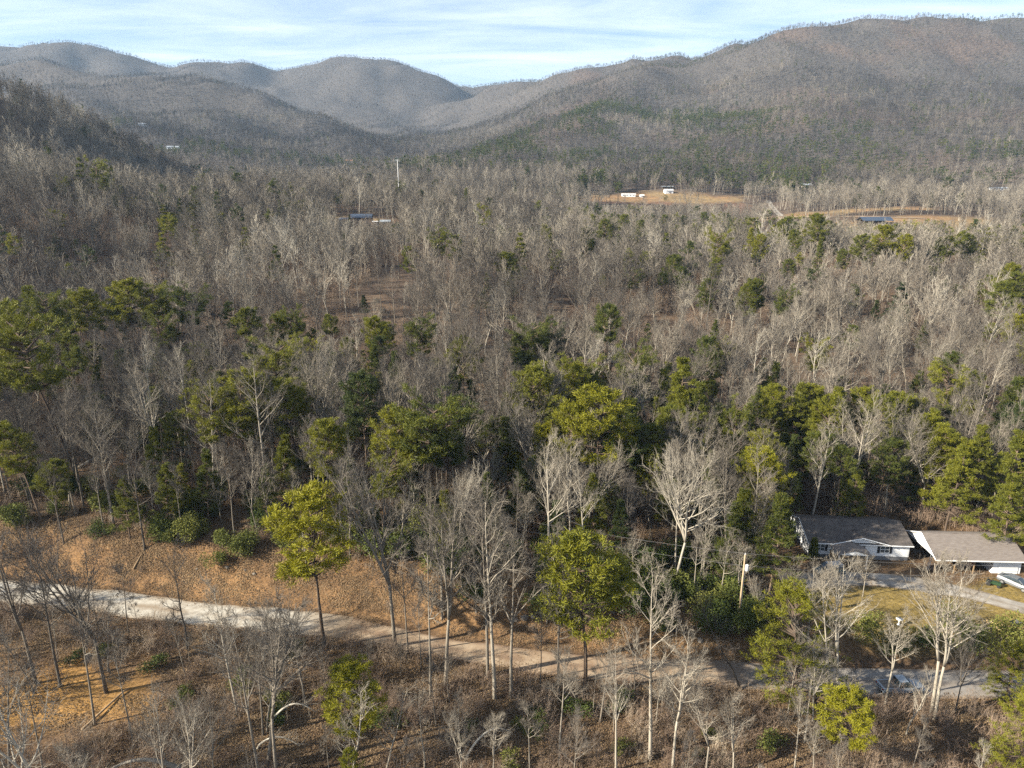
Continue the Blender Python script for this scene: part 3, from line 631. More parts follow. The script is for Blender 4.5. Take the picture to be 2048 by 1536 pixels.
MB().tube([(0, 0, 0), (0, 0, FPH)], [.26, .2], 8).build('post', PALEM, tw); MB().box(-1.4, 1.4, -.08, .08, FPH - .5, FPH - .3).build('crossarm', PALEM, tw)

# ------------------------------------------------------------------ far buildings
def small_house(name, label, cat, u, v, ln, dp, ze, zr, wallm, roofm, rz, wins=2, posts=False, Y=None, group=None):
    if Y: p = aty(u, v, Y); x, y = p[0], Y
    else: x, y, _ = ground_at(u, v)
    t = thing(name, label, cat, (x, y, hz(x, y) - .2), rz, group)
    if posts:
        for i in range(5):
            for yy in (0, dp): MB().box(-ln/2 + i * ln/4 * .98 + .05, -ln/2 + i * ln/4 * .98 + .3, yy - .12, yy + .12, 0, ze).build('post', DWALL, t)
        MB().box(-ln/2 + .3, ln/2 - .3, dp - .4, dp - .2, 0, ze).build('back_wall', DWALL, t)
        MB().box(-ln * .12, ln * .15, .4, dp * .7, 0, ze * .75).build('stored_bales', DARKIN, t)
    else:
        MB().prism([(-ln/2, 0, 0), (-ln/2, dp, 0), (-ln/2, dp, ze), (-ln/2, dp/2, zr - .1), (-ln/2, 0, ze)], (1, 0, 0), ln).build('wall', wallm, t)
        for i in range(wins):
            cx = -ln/2 + ln * (i + .5) / wins
            o = MB().box(cx - .6, cx + .6, -.05, -.003, 1.0, 2.1).build('window', TRIM, t); MB().box(cx - .5, cx + .5, -.07, -.052, 1.1, 2.0).build('pane', GLASS, o)
        MB().box(-ln/2 + ln * .5/ max(wins, 1) + 1.0, -ln/2 + ln * .5 / max(wins, 1) + 1.9, -.06, -.003, .05, 2.05).build('door', DWALL, t)
    gable_roof(MB(), -ln/2 - .4, ln/2 + .4, -.5, dp + .5, ze, zr, .18).build('roof', roofm, t)
    return t
small_house('ridge_cabin', 'dark cabin with blue grey metal roof on the wooded ridge', 'house', 722, 447, 13, 8, 3.2, 5.4, DWALL, METALR, R(4), 3, Y=436)
small_house('garden_shed', 'low grey shed standing left of the ridge cabin', 'shed', 690, 449, 7, 4, 2.2, 3.2, TANW, GREYR, R(-6), 1, Y=432)
small_house('grey_shed', 'small pale roofed shed right of the ridge cabin', 'shed', 770, 448, 6, 4, 2.2, 3.3, DWALL, GREYR, R(3), 1, Y=430)
small_house('white_camper', 'tiny white camper between the ridge cabin and the shed', 'camper', 751, 446, 3.2, 2.4, 2.0, 2.3, TRIM, TRIM, R(10), 1, Y=431)
small_house('white_trailer', 'long low white trailer home at the edge of the valley field', 'trailer', 1257, 401, 14, 5, 2.6, 3.3, SIDING, TRIM, R(-3), 4, Y=735)
small_house('white_shed', 'tiny white shed next to the trailer home in the field', 'shed', 1284, 402, 4, 3, 2.1, 2.9, SIDING, TRIM, R(5), 1, Y=733)
small_house('white_cottage', 'small square white cottage on the valley field', 'house', 1338, 399, 8.5, 6, 3.6, 4.8, SIDING, TRIM, R(8), 1, Y=752)
small_house('field_carport', 'pale roofed carport behind the white cottage', 'shed', 1334, 390, 12, 6, 2.8, 3.4, TANW, GREYR, R(-4), 0, True, Y=775)
small_house('pole_barn', 'large open pole barn with dark blue metal roof in the valley field', 'barn', 1755, 453, 22, 11, 4.0, 6.6, DWALL, METALR, R(-2), 0, True, Y=527)
small_house('long_white_building', 'long white building in a clay clearing below the mountain', 'building', 1995, 405, 22, 8, 3.2, 4.4, SIDING, GREYR, R(-6), 5, Y=790)
small_house('hidden_house', 'pale roofed house half hidden in the woods above the valley track', 'house', 1614, 378, 11, 7, 3.0, 4.8, TANW, GREYR, R(4), 2, Y=800)
small_house('pump_house', 'small pale pump house among the pines by the valley lane', 'shed', 1524, 442, 3.5, 3, 2.2, 3.0, TRIM, GREYR, R(0), 1, Y=545)
small_house('hillside_house', 'far white house on the wooded mountainside', 'house', 284, 239, 14, 9, 4, 6.5, SIDING, GREYR, R(20), 2, Y=1330)
small_house('hillside_house', 'far pale low house on the wooded slope beyond the dark spur', 'house', 343, 285, 18, 8, 3, 5, SIDING, GREYR, R(8), 3, Y=1100)
small_house('hollow_house', 'far tan house at the mouth of the mountain hollow', 'house', 697, 305, 12, 8, 4, 6, TANW, mat('rust_roof', (.30, .15, .08), .8), R(3), 2, Y=1200)

# ------------------------------------------------------------------ tree generators
def vrand(r, s=1.0): return Vector((r.gauss(0, s), r.gauss(0, s), r.gauss(0, s)))
def bare_tree(seed, H=20., style='tall', lod=0):
    r = random.Random(seed); tr, cr_ = MB(), MB()
    fork = style in ('forked', 'spread'); crook = {'tall': .012, 'forked': .02, 'spread': .03, 'crooked': .06, 'pole': .012}[style]
    t0 = {'tall': .42, 'forked': .38, 'spread': .28, 'crooked': .35, 'pole': .5}[style]
    t0 = t0 * .45 if lod == 2 else t0
    r0 = H * {'tall': .0105, 'forked': .0115, 'spread': .0115, 'crooked': .0115, 'pole': .0085}[style]
    ksides = (8, 5, 4)[lod]; nseg = (12, 7, 4)[lod]
    def path(p, d, L_, n, wob, up):
        pts = [p.copy()]; d = d.normalized()
        for i in range(n):
            d = (d + vrand(r, wob) + Vector((0, 0, up))).normalized(); p = p + d * (L_ / n); pts.append(p.copy())
        return pts
    trunks = []
    if fork:
        tf = r.uniform(.22, .4); base = path(Vector((0, 0, -.6)), Vector((0, 0, 1)), H * tf + .6, 5 if lod < 2 else 2, crook, .05)
        tr.tube(base, [r0 * (1.25 if i == 0 else 1 - .08 * i) for i in range(len(base))], ksides)
        for k in range(2 if style == 'forked' else 3):
            a = r.uniform(0, 6.28); tl = r.uniform(.18, .34) * (1.5 if style == 'spread' else 1)
            pts = path(base[-1] - Vector((0, 0, .1)), Vector((math.cos(a) * tl, math.sin(a) * tl, 1)), H * (1 - tf) * r.uniform(.85, 1), nseg - 3 if lod < 2 else 3, crook * 1.6, .05)
            rr_ = [r0 * .72 * (1 - .85 * i / (len(pts) - 1)) for i in range(len(pts))]; tr.tube(pts, rr_, ksides); trunks.append((pts, rr_, .15))
    else:
        pts = path(Vector((0, 0, -.6)), Vector((0, 0, 1)), H + .6, nseg, crook, .04)
        rr_ = [r0 * (1.3 if i == 0 else (1 - .9 * (i / nseg) ** 1.1)) for i in range(nseg + 1)]; tr.tube(pts, rr_, ksides); trunks.append((pts, rr_, t0))
    def along(pts, rad, t):
        f = t * (len(pts) - 1); i = min(int(f), len(pts) - 2); q = f - i
        return pts[i].lerp(pts[i + 1], q), rad[i] * (1 - q) + rad[i + 1] * q, (pts[i + 1] - pts[i]).normalized()
    n1 = {'tall': 17, 'forked': 11, 'spread': 10, 'crooked': 15, 'pole': 10}[style]
    if lod == 2: n1 = max(8, int(n1 * .7))
    asp = {'tall': .27, 'forked': .26, 'spread': .36, 'crooked': .27, 'pole': .16}[style]
    for pts, rad, ts in trunks:
        for k in range(n1):
            t = ts + (1 - ts) * (k + r.uniform(-.9, 1.6)) / n1; t = min(max(t, ts * .9), .99)
            p, rd, d = along(pts, rad, t); az = r.uniform(0, 6.28) ; q = (t - ts) / (1 - ts)
            el = r.uniform(.35, .75) + q * .45; L1 = H * asp * (1.05 - .62 * q) * r.uniform(.7, 1.2)
            dr_ = Vector((math.cos(az) * math.cos(el), math.sin(az) * math.cos(el), math.sin(el)))
            n_ = (5, 3, 2)[lod]; b1 = path(p, dr_, L1, n_, .10, .10); rb1 = [max(rd * .55, .02) * (1 - .8 * i / n_) + .008 for i in range(n_ + 1)]
            if lod == 2: rb1 = [max(x, .07) for x in rb1]
            tr.tube(b1, rb1, (5, 4, 3)[lod], False)
            for j in range((7, 6, 5)[lod]):
                t2 = .25 + .75 * (j + r.random()) / (7, 6, 5)[lod]; p2, rd2, d2 = along(b1, rb1, min(t2, .99))
                dd = (d2 + vrand(r, .55) + Vector((0, 0, .25))).normalized(); L2 = L1 * r.uniform(.32, .55) * (1.15 - .4 * t2)
                if lod == 2: cr_.spike(p2, p2 + dd * L2 * 1.5, .12); continue
                n2 = 3 if lod == 0 else 2; b2 = path(p2, dd, L2, n2, .13, .08); rb2 = [max(rd2 * .6, .018) * (1 - .6 * i / n2) for i in range(n2 + 1)]
                if lod == 1: rb2 = [max(x, .04) for x in rb2]
                tr.tube(b2, rb2, 3, False)
                for m in range(4 if lod == 0 else 3):
                    t3 = .2 + .8 * (m + r.random()) / (4 if lod == 0 else 3); p3, rd3, d3 = along(b2, rb2, min(t3, .99))
                    d3_ = (d3 + vrand(r, .5) + Vector((0, 0, .2))).normalized(); L3 = max(.6, L2 * r.uniform(.35, .6))
                    if lod == 1: cr_.spike(p3, p3 + d3_ * L3 * 1.25, .030); continue
                    e3 = p3 + d3_ * L3; cr_.spike(p3, e3, .02)
                    for w_ in range(4):
                        p4 = p3.lerp(e3, r.uniform(.25, .9)); d4 = (d3_ + vrand(r, .5) + Vector((0, 0, .15))).normalized(); cr_.spike(p4, p4 + d4 * L3 * r.uniform(.4, .75), .0125)
    return tr, cr_

def needle_tuft(mb, c, out_, r, n, ln, wd, spread=.75):
    for i in range(n):
        d = (out_ + vrand(r, spread)).normalized(); p = c + vrand(r, .17); q = p + d * ln * r.uniform(.6, 1.2)
        s = d.cross(vrand(r)).normalized() * wd; o = len(mb.v)
        mb.v += [tuple(p - s * .6), tuple(p + s * .6), tuple(q + s * .5), tuple(q - s * .5)]; mb.f.append((o, o + 1, o + 2, o + 3))
def pine(seed, H=21., style='yellow', lod=0):
    r = random.Random(seed); tr, cr_ = MB(), MB()
    nseg = (12, 6, 3)[lod]; p = Vector((0, 0, -.6)); d = Vector((0, 0, 1)); pts = [p.copy()]
    for i in range(nseg): d = (d + vrand(r, .03) + Vector((0, 0, .06))).normalized(); p = p + d * ((H + .4) / nseg); pts.append(p.copy())
    r0 = H * .0105; rr_ = [r0 * (1.25 if i == 0 else 1 - .88 * i / nseg) for i in range(nseg + 1)]; tr.tube(pts, rr_, (8, 5, 3)[lod])
    ts = {'yellow': .50, 'flat': .60, 'cone': .28, 'tuft': .68, 'bushy': .06}[style]; Wd = H * {'yellow': .212, 'flat': .25, 'cone': .20, 'tuft': .165, 'bushy': .34}[style]
    nl = {'yellow': 54, 'flat': 42, 'cone': 64, 'tuft': 32, 'bushy': 80}[style]; nl = (nl, int(nl * .6), 14)[lod]
    for k in range(nl):
        q = min(.995, (5 * (k // 5) + 2.2 * r.random() + (r.random() if style == 'bushy' else 0) * 4) / nl); t = ts + (1 - ts) * q; f = t * nseg; i = min(int(f), nseg - 1); base = pts[i].lerp(pts[i + 1], f - i)
        prof = {'yellow': math.sin(math.pi * min(1, q * .78 + .2)) ** .7, 'flat': (.55 + .6 * q) * (1 if q < .85 else .75), 'cone': 1.02 - q * .9, 'tuft': math.sin(math.pi * min(1, q * .7 + .25)) ** .6, 'bushy': math.sin(math.pi * min(1, q * .62 + .34)) ** .6}[style]
        L1 = Wd * prof * r.uniform(.65, 1.2); az = r.uniform(0, 6.28); el = {'yellow': .15 + q * .6, 'flat': .25 + .3 * q, 'cone': -.02 + .45 * q, 'tuft': .25 + .6 * q, 'bushy': .1 + .9 * q * q}[style] + r.gauss(0, .16)
        dr_ = Vector((math.cos(az) * math.cos(el), math.sin(az) * math.cos(el), math.sin(el)))
        e1 = base + dr_ * L1 + Vector((0, 0, .12 * L1)); mid = base + dr_ * L1 * .55
        if lod < 2: tr.tube([base, mid, e1], [.06 + .02 * L1, .05, .02], 3 if lod else 4, False)
        ns = (7, 5, 3)[lod]
        for j in range(ns):
            s_ = .30 + .70 * (j + .6 * r.random()) / ns; b = base.lerp(mid, s_ / .55) if s_ < .55 else mid.lerp(e1, (s_ - .55) / .45)
            az2 = az + r.choice((-1, 1)) * r.uniform(.4, 1.2); L2 = L1 * .42 * r.uniform(.5, 1.1) * (1.25 - .5 * s_) if j < ns - 1 else .1
            d2 = Vector((math.cos(az2), math.sin(az2), r.uniform(.0, .45))).normalized(); e2 = b + d2 * L2
            if lod == 0: tr.spike(b, e2, .028)
            for m in range((3, 2, 1)[lod]):
                c = b.lerp(e2, .45 + .55 * (m + 1) / (3, 2, 1)[lod])
                needle_tuft(cr_, c, (d2 * .6 + Vector((0, 0, .7))), r, (13, 12, 9)[lod], (.46, .6, 1.2)[lod] if style != 'cone' else (.42, .55, 1.05)[lod], (.055, .10, .28)[lod], .95)
    if style in ('yellow', 'flat', 'tuft') and lod == 0:      # dead snag branches below the crown
        for k in range(9):
            t = r.uniform(.25, ts); f = t * nseg; i = min(int(f), nseg - 1); b = pts[i].lerp(pts[i + 1], f - i); az = r.uniform(0, 6.28)
            tr.spike(b, b + Vector((math.cos(az), math.sin(az), r.uniform(-.2, .3))) * r.uniform(.8, 2.4), .035)
    return tr, cr_
def leafy_shrub(seed, H=3., W=2.2, n=1500, ls=.2):
    r = random.Random(seed); st_, lf = MB(), MB()
    lobes = [(Vector((r.gauss(0, W * .33), r.gauss(0, W * .33), H * r.uniform(.35, .85))), r.uniform(.35, .6) * W * .75) for _ in range(9)]
    for c, q in lobes: st_.tube([(r.gauss(0, .12), r.gauss(0, .12), -.2), (c.x * .5, c.y * .5, c.z * .5), tuple(c)], [.05, .035, .012], 4, False)
    for i in range(n):
        c, q = lobes[i % len(lobes)]; d = vrand(r).normalized(); p = c + d * q * (r.random() ** .4); p.z = max(p.z, .1)
        a = (d + vrand(r, .7)).normalized(); b = a.cross(vrand(r)).normalized(); o = len(lf.v); l_ = ls * r.uniform(.7, 1.4)
        lf.v += [tuple(p), tuple(p + a * l_ * .5 + b * l_ * .3), tuple(p + a * l_), tuple(p + a * l_ * .5 - b * l_ * .3)]; lf.f.append((o, o + 1, o + 2, o + 3))
    return st_, lf
def brush(seed, H=2.6, n=26):
    r = random.Random(seed); mb = MB()
    for k in range(n):
        p = Vector((r.gauss(0, .55), r.gauss(0, .55), -.1)); d = Vector((r.gauss(0, .28), r.gauss(0, .28), 1)).normalized(); L_ = H * r.uniform(.5, 1.1); e = p + d * L_
        mb.spike(p, e, .017)
        for j in range(7):
            b = p.lerp(e, r.uniform(.25, .92)); dd = (d + vrand(r, .5)).normalized(); l2 = L_ * r.uniform(.15, .36); q = b + dd * l2; mb.spike(b, q, .011)
            for m in range(2): c = b.lerp(q, r.uniform(.3, .8)); mb.spike(c, c + (dd + vrand(r, .6)).normalized() * l2 * .5, .008)
    return mb

# prototype meshes: split (trunk, crown) for individual trees, joined for woodland stuff
def joined(name, tr, cr_, mt, mc):
    mb = MB(); mb.v = tr.v + cr_.v; o = len(tr.v); mb.f = list(tr.f) + [tuple(i + o for i in f) for f in cr_.f]
    m = mb.mesh(name, [mt, mc]); mi = np.zeros(len(mb.f), dtype=np.int32); mi[len(tr.f):] = 1; m.polygons.foreach_set('material_index', mi); return m
BSTY = ['tall', 'tall', 'tall', 'forked', 'forked', 'spread', 'crooked', 'pole', 'pole', 'tall']
BARE = []; POOL_B = []          # BARE: (trunk mesh, crown mesh, H, style)
for i, s_ in enumerate(BSTY):
    Hh = 13. if s_ == 'pole' else 20.
    a, b = bare_tree(100 + i, Hh, s_, 0); BARE.append((a.mesh('trunk', BARK, True), b.mesh('crown', TWIG), Hh, s_))
    if i in (0, 2, 3, 5, 6, 7): POOL_B.append((joined('bare_near_%d' % i, a, b, BARK, TWIG), Hh))
NB0 = len(POOL_B)
for i, s_ in enumerate(['tall', 'tall', 'forked', 'spread', 'crooked']):
    a, b = bare_tree(200 + i, 20., s_, 1); POOL_B.append((joined('bare_mid_%d' % i, a, b, BARK, TWIG), 20.))
NB1 = len(POOL_B)
for i, s_ in enumerate(['tall', 'tall', 'forked', 'spread']):
    a, b = bare_tree(300 + i, 20., s_, 2); POOL_B.append((joined('bare_far_%d' % i, a, b, BARK, TWIG), 20.))
PSTY = ['yellow', 'yellow', 'yellow', 'flat', 'flat', 'cone', 'cone', 'tuft', 'bushy']
PINES = []; POOL_P = []
for i, s_ in enumerate(PSTY):
    a, b = pine(400 + i, 21., s_, 0); PINES.append((a.mesh('trunk', PBARK, True), b.mesh('crown', NEEDLE), 21., s_))
for i, s_ in enumerate(['yellow', 'flat', 'cone', 'tuft']):
    a, b = pine(500 + i, 21., s_, 1); POOL_P.append((joined('pine_mid_%d' % i, a, b, PBARK, NEEDLE), 21.))
NP1 = len(POOL_P)
for i, s_ in enumerate(['yellow', 'cone', 'flat']):
    a, b = pine(600 + i, 21., s_, 2); POOL_P.append((joined('pine_far_%d' % i, a, b, PBARK, NEEDLE), 21.))
SHR = [tuple(q.mesh(nm, m) for q, nm, m in zip(leafy_shrub(700 + i, H_, W_, n_, l_), ('stems', 'foliage'), (DRY, LEAF))) for i, (H_, W_, n_, l_) in enumerate([(3.2, 2.6, 2000, .22), (2.4, 2.4, 1700, .2), (4.6, 2.8, 2600, .22), (1.5, 1.6, 1000, .17)])]
BRU = [brush(800 + i, 1.8 + .5 * i, 24).mesh('brush_%d' % i, DRY) for i in range(4)]

COUNT = {'bare': 0, 'pine': 0, 'shrub': 0}
def put_tree(proto, name, label, cat, x, y, z, H, rz, tint, group, lean=(0, 0), wide=1.0, ptint=None):
    tm, cm, h0, sty = proto; s = H / h0
    e = bpy.data.objects.new(name, None); COL.objects.link(e); e.empty_display_size = .5
    e.location = (x, y, z); e.scale = (s * wide, s * wide, s)
    ax = Vector((-lean[1], lean[0], 0)); ang = math.hypot(*lean)
    q = Matrix.Rotation(ang, 3, ax.normalized()) if ang > 1e-4 else Matrix.Identity(3)
    e.rotation_euler = (q @ Matrix.Rotation(rz, 3, 'Z')).to_euler()
    tag(e, label, cat, group)
    for nm, m in (('trunk', tm), ('crown', cm)):
        o = bpy.data.objects.new(nm, m); COL.objects.link(o); o.parent = e; o['tint'] = float(tint if nm == 'crown' or ptint is None else ptint)
    COUNT['pine' if 'pine' in name or 'ever' in name else 'bare'] += 1
    return e
occupied = []
LAND = [(30.6,80.3,9,'near the utility pole'),(-25,78.5,7,'near the lone roadside pine'),(3,81,7,'near the bank boulders'),(18.9,80.4,6,'near the white wrapped post'),(53,81,8,'near the birdbath lawn'),(47.4,70,9,'near the pickup truck'),(8.8,71,7,'near the olive roadside evergreen'),(-50,69,7,'on the golden slope'),(-63,69,8,'on the golden slope'),(-84,122,10,'near the bleached white log'),(70,108,16,'behind the open garage'),(54,112,12,'behind the white house'),(38,98,9,'left of the white house'),(-95,436,28,'around the ridge cabin'),(280,515,45,'around the pole barn'),(150,735,70,'around the white trailer home')]
def place_label(x, y):
    d = y - road_y(x)
    for lx, ly, lr, t in LAND:
        if math.hypot(x - lx, y - ly) < lr: return t
    if d < -1: return ('below the gravel road' if x < -22 else 'below the tan dirt road' if x < 26 else 'below the paved road') + (' edge' if d > -8 else ' on the leafy slope')
    if d < 14 and x < 32: return 'on the bank above the gravel road' if x < -22 else 'on the bank above the dirt road'
    if x > 38 and y < 150: return 'in the woods beyond the yard'
    if y < 125: return 'in the front woods left of the bank' if x < -45 else 'in the front woods behind the bank'
    if y < 170: return 'deep in the woods left of the bank' if x < -45 else 'deep in the woods behind the bank'
    if x < -110: return 'on the shaded hillside'
    if y < 320: return 'on the brown knoll' if x < 90 else 'on the wooded flat'
    if y < 480: return 'on the wooded ridge' if x < 60 else 'before the valley field'
    return 'by the far valley fields'
BDESC = {'tall': 'straight bare tree', 'forked': 'forked bare tree', 'spread': 'broad spreading bare tree', 'crooked': 'crooked bare tree', 'pole': 'slender bare pole tree'}
PDESC = {'yellow': 'round-crowned pine', 'flat': 'flat-topped pine', 'cone': 'feathery evergreen', 'tuft': 'tuft-topped pine', 'bushy': 'bushy evergreen'}
def desc_tint(tint, H_=16): return ('short ' if H_ < 8 else 'mid-sized ' if H_ < 14 else 'tall ' if H_ < 19 else 'very tall ') + ('pale' if tint > .7 else 'dark' if tint < .3 else 'grey' if tint > .5 else 'brown')
def desc_pine(tint, H_=16): return ('young ' if H_ < 13 else 'tall ' if H_ < 19 else 'very tall ') + ('bright yellow green' if tint > .7 else 'dark green' if tint < .33 else 'olive green')

# --- hero pines: (u, v of crown top, height m, proto, width factor, tint, optional label)
HP = [(1572,772,17,2,1.,.72),(1625,768,17,1,1.,.75),(1675,785,17,5,1.1,.7),(1728,778,17,0,1.,.72),(1780,782,17,5,1.1,.72),(1826,800,17,1,1.,.76),(1870,832,17,2,1.,.74),(1908,862,17,0,1.,.72),(1640,800,15,5,1.1,.6),(1760,812,15,6,1.1,.62),(1560,800,15,6,1.,.6),
 (30,605,22,0,1.05,.75),(98,600,21,3,1.0,.55),(180,580,22,1,1.1,.75),(245,563,24,0,1.15,.8),(310,583,22,3,1.1,.65),(372,588,21,4,1.1,.4),(490,620,20,7,1.0,.6),(560,630,17,1,1.0,.55),(600,625,18,3,.9,.5),(650,632,16,7,.9,.6),
 (755,638,18,1,1.0,.7),(830,652,19,4,1.0,.45),(905,730,17,5,.9,.3),(475,738,22,1,1.15,.75),(440,800,19,3,1.0,.75),(585,755,20,2,1.05,.68),(560,870,14,5,1.0,.6),(660,832,18,2,1.0,.7),(830,795,22,3,1.15,.5),(775,825,20,0,1.0,.78),(890,830,20,4,1.05,.3),
 (740,690,15,5,.9,.4),(1070,742,20,2,1.2,.66),(1195,735,19,3,1.1,.62),(1200,785,23,0,1.25,.85),(1130,808,20,2,1.0,.82),(1240,860,17,4,1.1,.25),(1370,718,24,6,1.05,.66),(1395,760,20,5,1.0,.5),(1300,893,15,2,.9,.72),(1460,873,13,1,.8,.92),(1545,910,19,1,1.05,.95),
 (45,850,17,1,1.0,.7),(15,700,20,2,1.0,.72),(95,930,12,2,1.1,.6),(290,858,14,6,.9,.6),(240,955,11,6,1.1,.55),(1520,558,20,1,1.0,.5),(1495,570,19,0,.9,.55),(1555,585,18,3,.9,.42),(1410,558,18,1,.95,.45),(1372,535,17,1,.85,.4),(1328,547,14,7,.9,.4),
 (1545,725,16,6,.9,.45),(1520,770,15,5,.9,.4),(1600,765,18,5,1.1,.6),(1650,788,17,2,1.1,.7),(1700,775,18,6,1.1,.68),(1755,790,18,2,1.0,.62),(1800,785,18,1,1.0,.66),(1850,815,18,6,1.1,.68),(1890,850,18,5,1.1,.75),(1925,880,18,6,1.1,.7),(1970,850,18,5,1.0,.6),(2030,860,19,6,1.2,.6),
 (2000,565,21,1,1.2,.52),(2040,548,20,2,1.0,.55),(1990,650,13,7,.9,.62),(2040,950,15,5,1.2,.6),(1500,455,20,5,.9,.85),(1520,470,19,2,.9,.8),(1650,428,24,1,1.0,.6),(1685,500,15,2,.9,.5),(1725,470,20,0,1.0,.55),(1782,452,23,1,1.2,.8),(1808,470,20,2,1.0,.85),(1740,500,13,3,1.,.5),
 (1880,480,18,1,.9,.5),(1945,470,19,2,.9,.55),(1570,440,21,2,.9,.6),(1600,460,19,2,.9,.55),(930,375,21,5,1.1,.5),(868,360,20,1,.9,.4),(885,400,15,5,1.,.55),(560,400,15,5,1.2,.55),(845,380,14,2,1.0,.4),(700,430,9,5,1.,.5),(1180,455,18,1,.95,.6),(1215,440,21,0,1.0,.55),(1245,430,22,1,1.0,.6),(1275,440,20,2,.9,.5),
 (1120,440,13,2,.9,.45),(1330,430,21,1,.9,.5),(1370,432,20,2,.9,.5),(1410,425,22,1,.9,.45),(1455,428,21,1,.9,.5),(490,330,17,5,.7,.25),(600,320,17,1,.8,.25),(555,345,18,7,.8,.35),(655,315,16,1,.9,.3),(1560,985,17,5,1.0,.45),(1500,975,16,6,1.0,.5),(1470,1010,14,5,1.0,.4),(1180,480,13,2,1,.5),
 (150,700,17,7,.9,.5),(340,640,17,3,1.0,.5),(1010,830,16,5,.9,.35),(950,760,14,5,.9,.3),(1430,640,13,5,.8,.4),(1580,520,15,0,.9,.5),(1640,480,18,5,.9,.5),(1850,640,12,5,.9,.4),(1760,600,12,5,1.,.3),(730,590,8,5,1.3,.2),(1840,740,13,5,1.0,.45),(1420,760,12,2,.9,.5),
 (1040,920,13,5,1.,.3),(980,940,12,5,.9,.35),(700,920,13,6,.9,.4),(520,930,12,6,.9,.4),(400,900,13,6,.9,.45),(350,830,13,2,.9,.5),(840,920,12,5,1.1,.25),(1590,870,13,5,1.0,.3),(1410,980,11,5,1.,.3),(1250,1000,12,5,1.,.2),(1110,1000,11,5,1.1,.2)]
PINEPOS = []
for k, (u, v, H_, pi_, wd, tn) in enumerate(HP):
    x, y, z = top_at(u, v, H_); pr_ = PINES[pi_]; PINEPOS.append((x, y, z, H_, wd))
    lb = desc_pine(tn, H_) + ' ' + PDESC[pr_[3]] + ' ' + place_label(x, y)
    lean = (rnd.gauss(0, .03), rnd.gauss(0, .03))
    if u in (30, 15, 45): lean = (-.16, .02)
    put_tree(pr_, 'pine_tree', lb, 'pine tree', x, y, z, H_, rnd.uniform(0, 6.28), tn, 'pine trees ' + place_label(x, y), lean, wd, ptint=rnd.random()); occupied.append((x, y, 2.2))
# pines whose foot shows: (u foot, v foot, u top, v top, proto, width, tint, label)
for (ub, vb, ut, vt, pi_, wd, tn, lb) in [(650,1300,612,985,0,1.15,1.0,'bright yellow green pine standing alone beside the gravel road'),(1168,1392,1192,1068,2,1.25,.74,'feathery olive evergreen with a bare lower trunk below the road'),
   (700,1545,680,1352,1,1.35,.95,'bright yellow green pine among brush on the slope below the road'),(1590,1400,1615,1195,8,1.15,.74,'broad olive evergreen leaning over the road edge by the utility pole'),(1700,1560,1690,1388,0,1.35,1.0,'low bright yellow green pine beside the paved road below the yard'),
   (150,945,40,640,3,1.0,.62,'big leaning pine in the woods left of the bank'),(2010,1400,2030,1290,8,1.1,.75,'bushy evergreen at the roadside past the yard'),(2040,1560,2045,1400,8,1.2,.75,'dense olive evergreen below the paved road')]:
    x, y, z = ground_at(ub, vb); tp = aty(ut, vt, y); H_ = max(4, tp[2] - z); lean = ((tp[0] - x) / H_, 0)
    put_tree(PINES[pi_], 'pine_tree', lb, 'pine tree', x, y, z, H_ * math.sqrt(1 + lean[0] ** 2), rnd.uniform(0, 6.28), tn, None, (math.atan(lean[0]), 0), wd, ptint=.3); occupied.append((x, y, 2.5))
for o in [o for o in COL.objects if o.get('group') is None and 'group' in o]: del o['group']

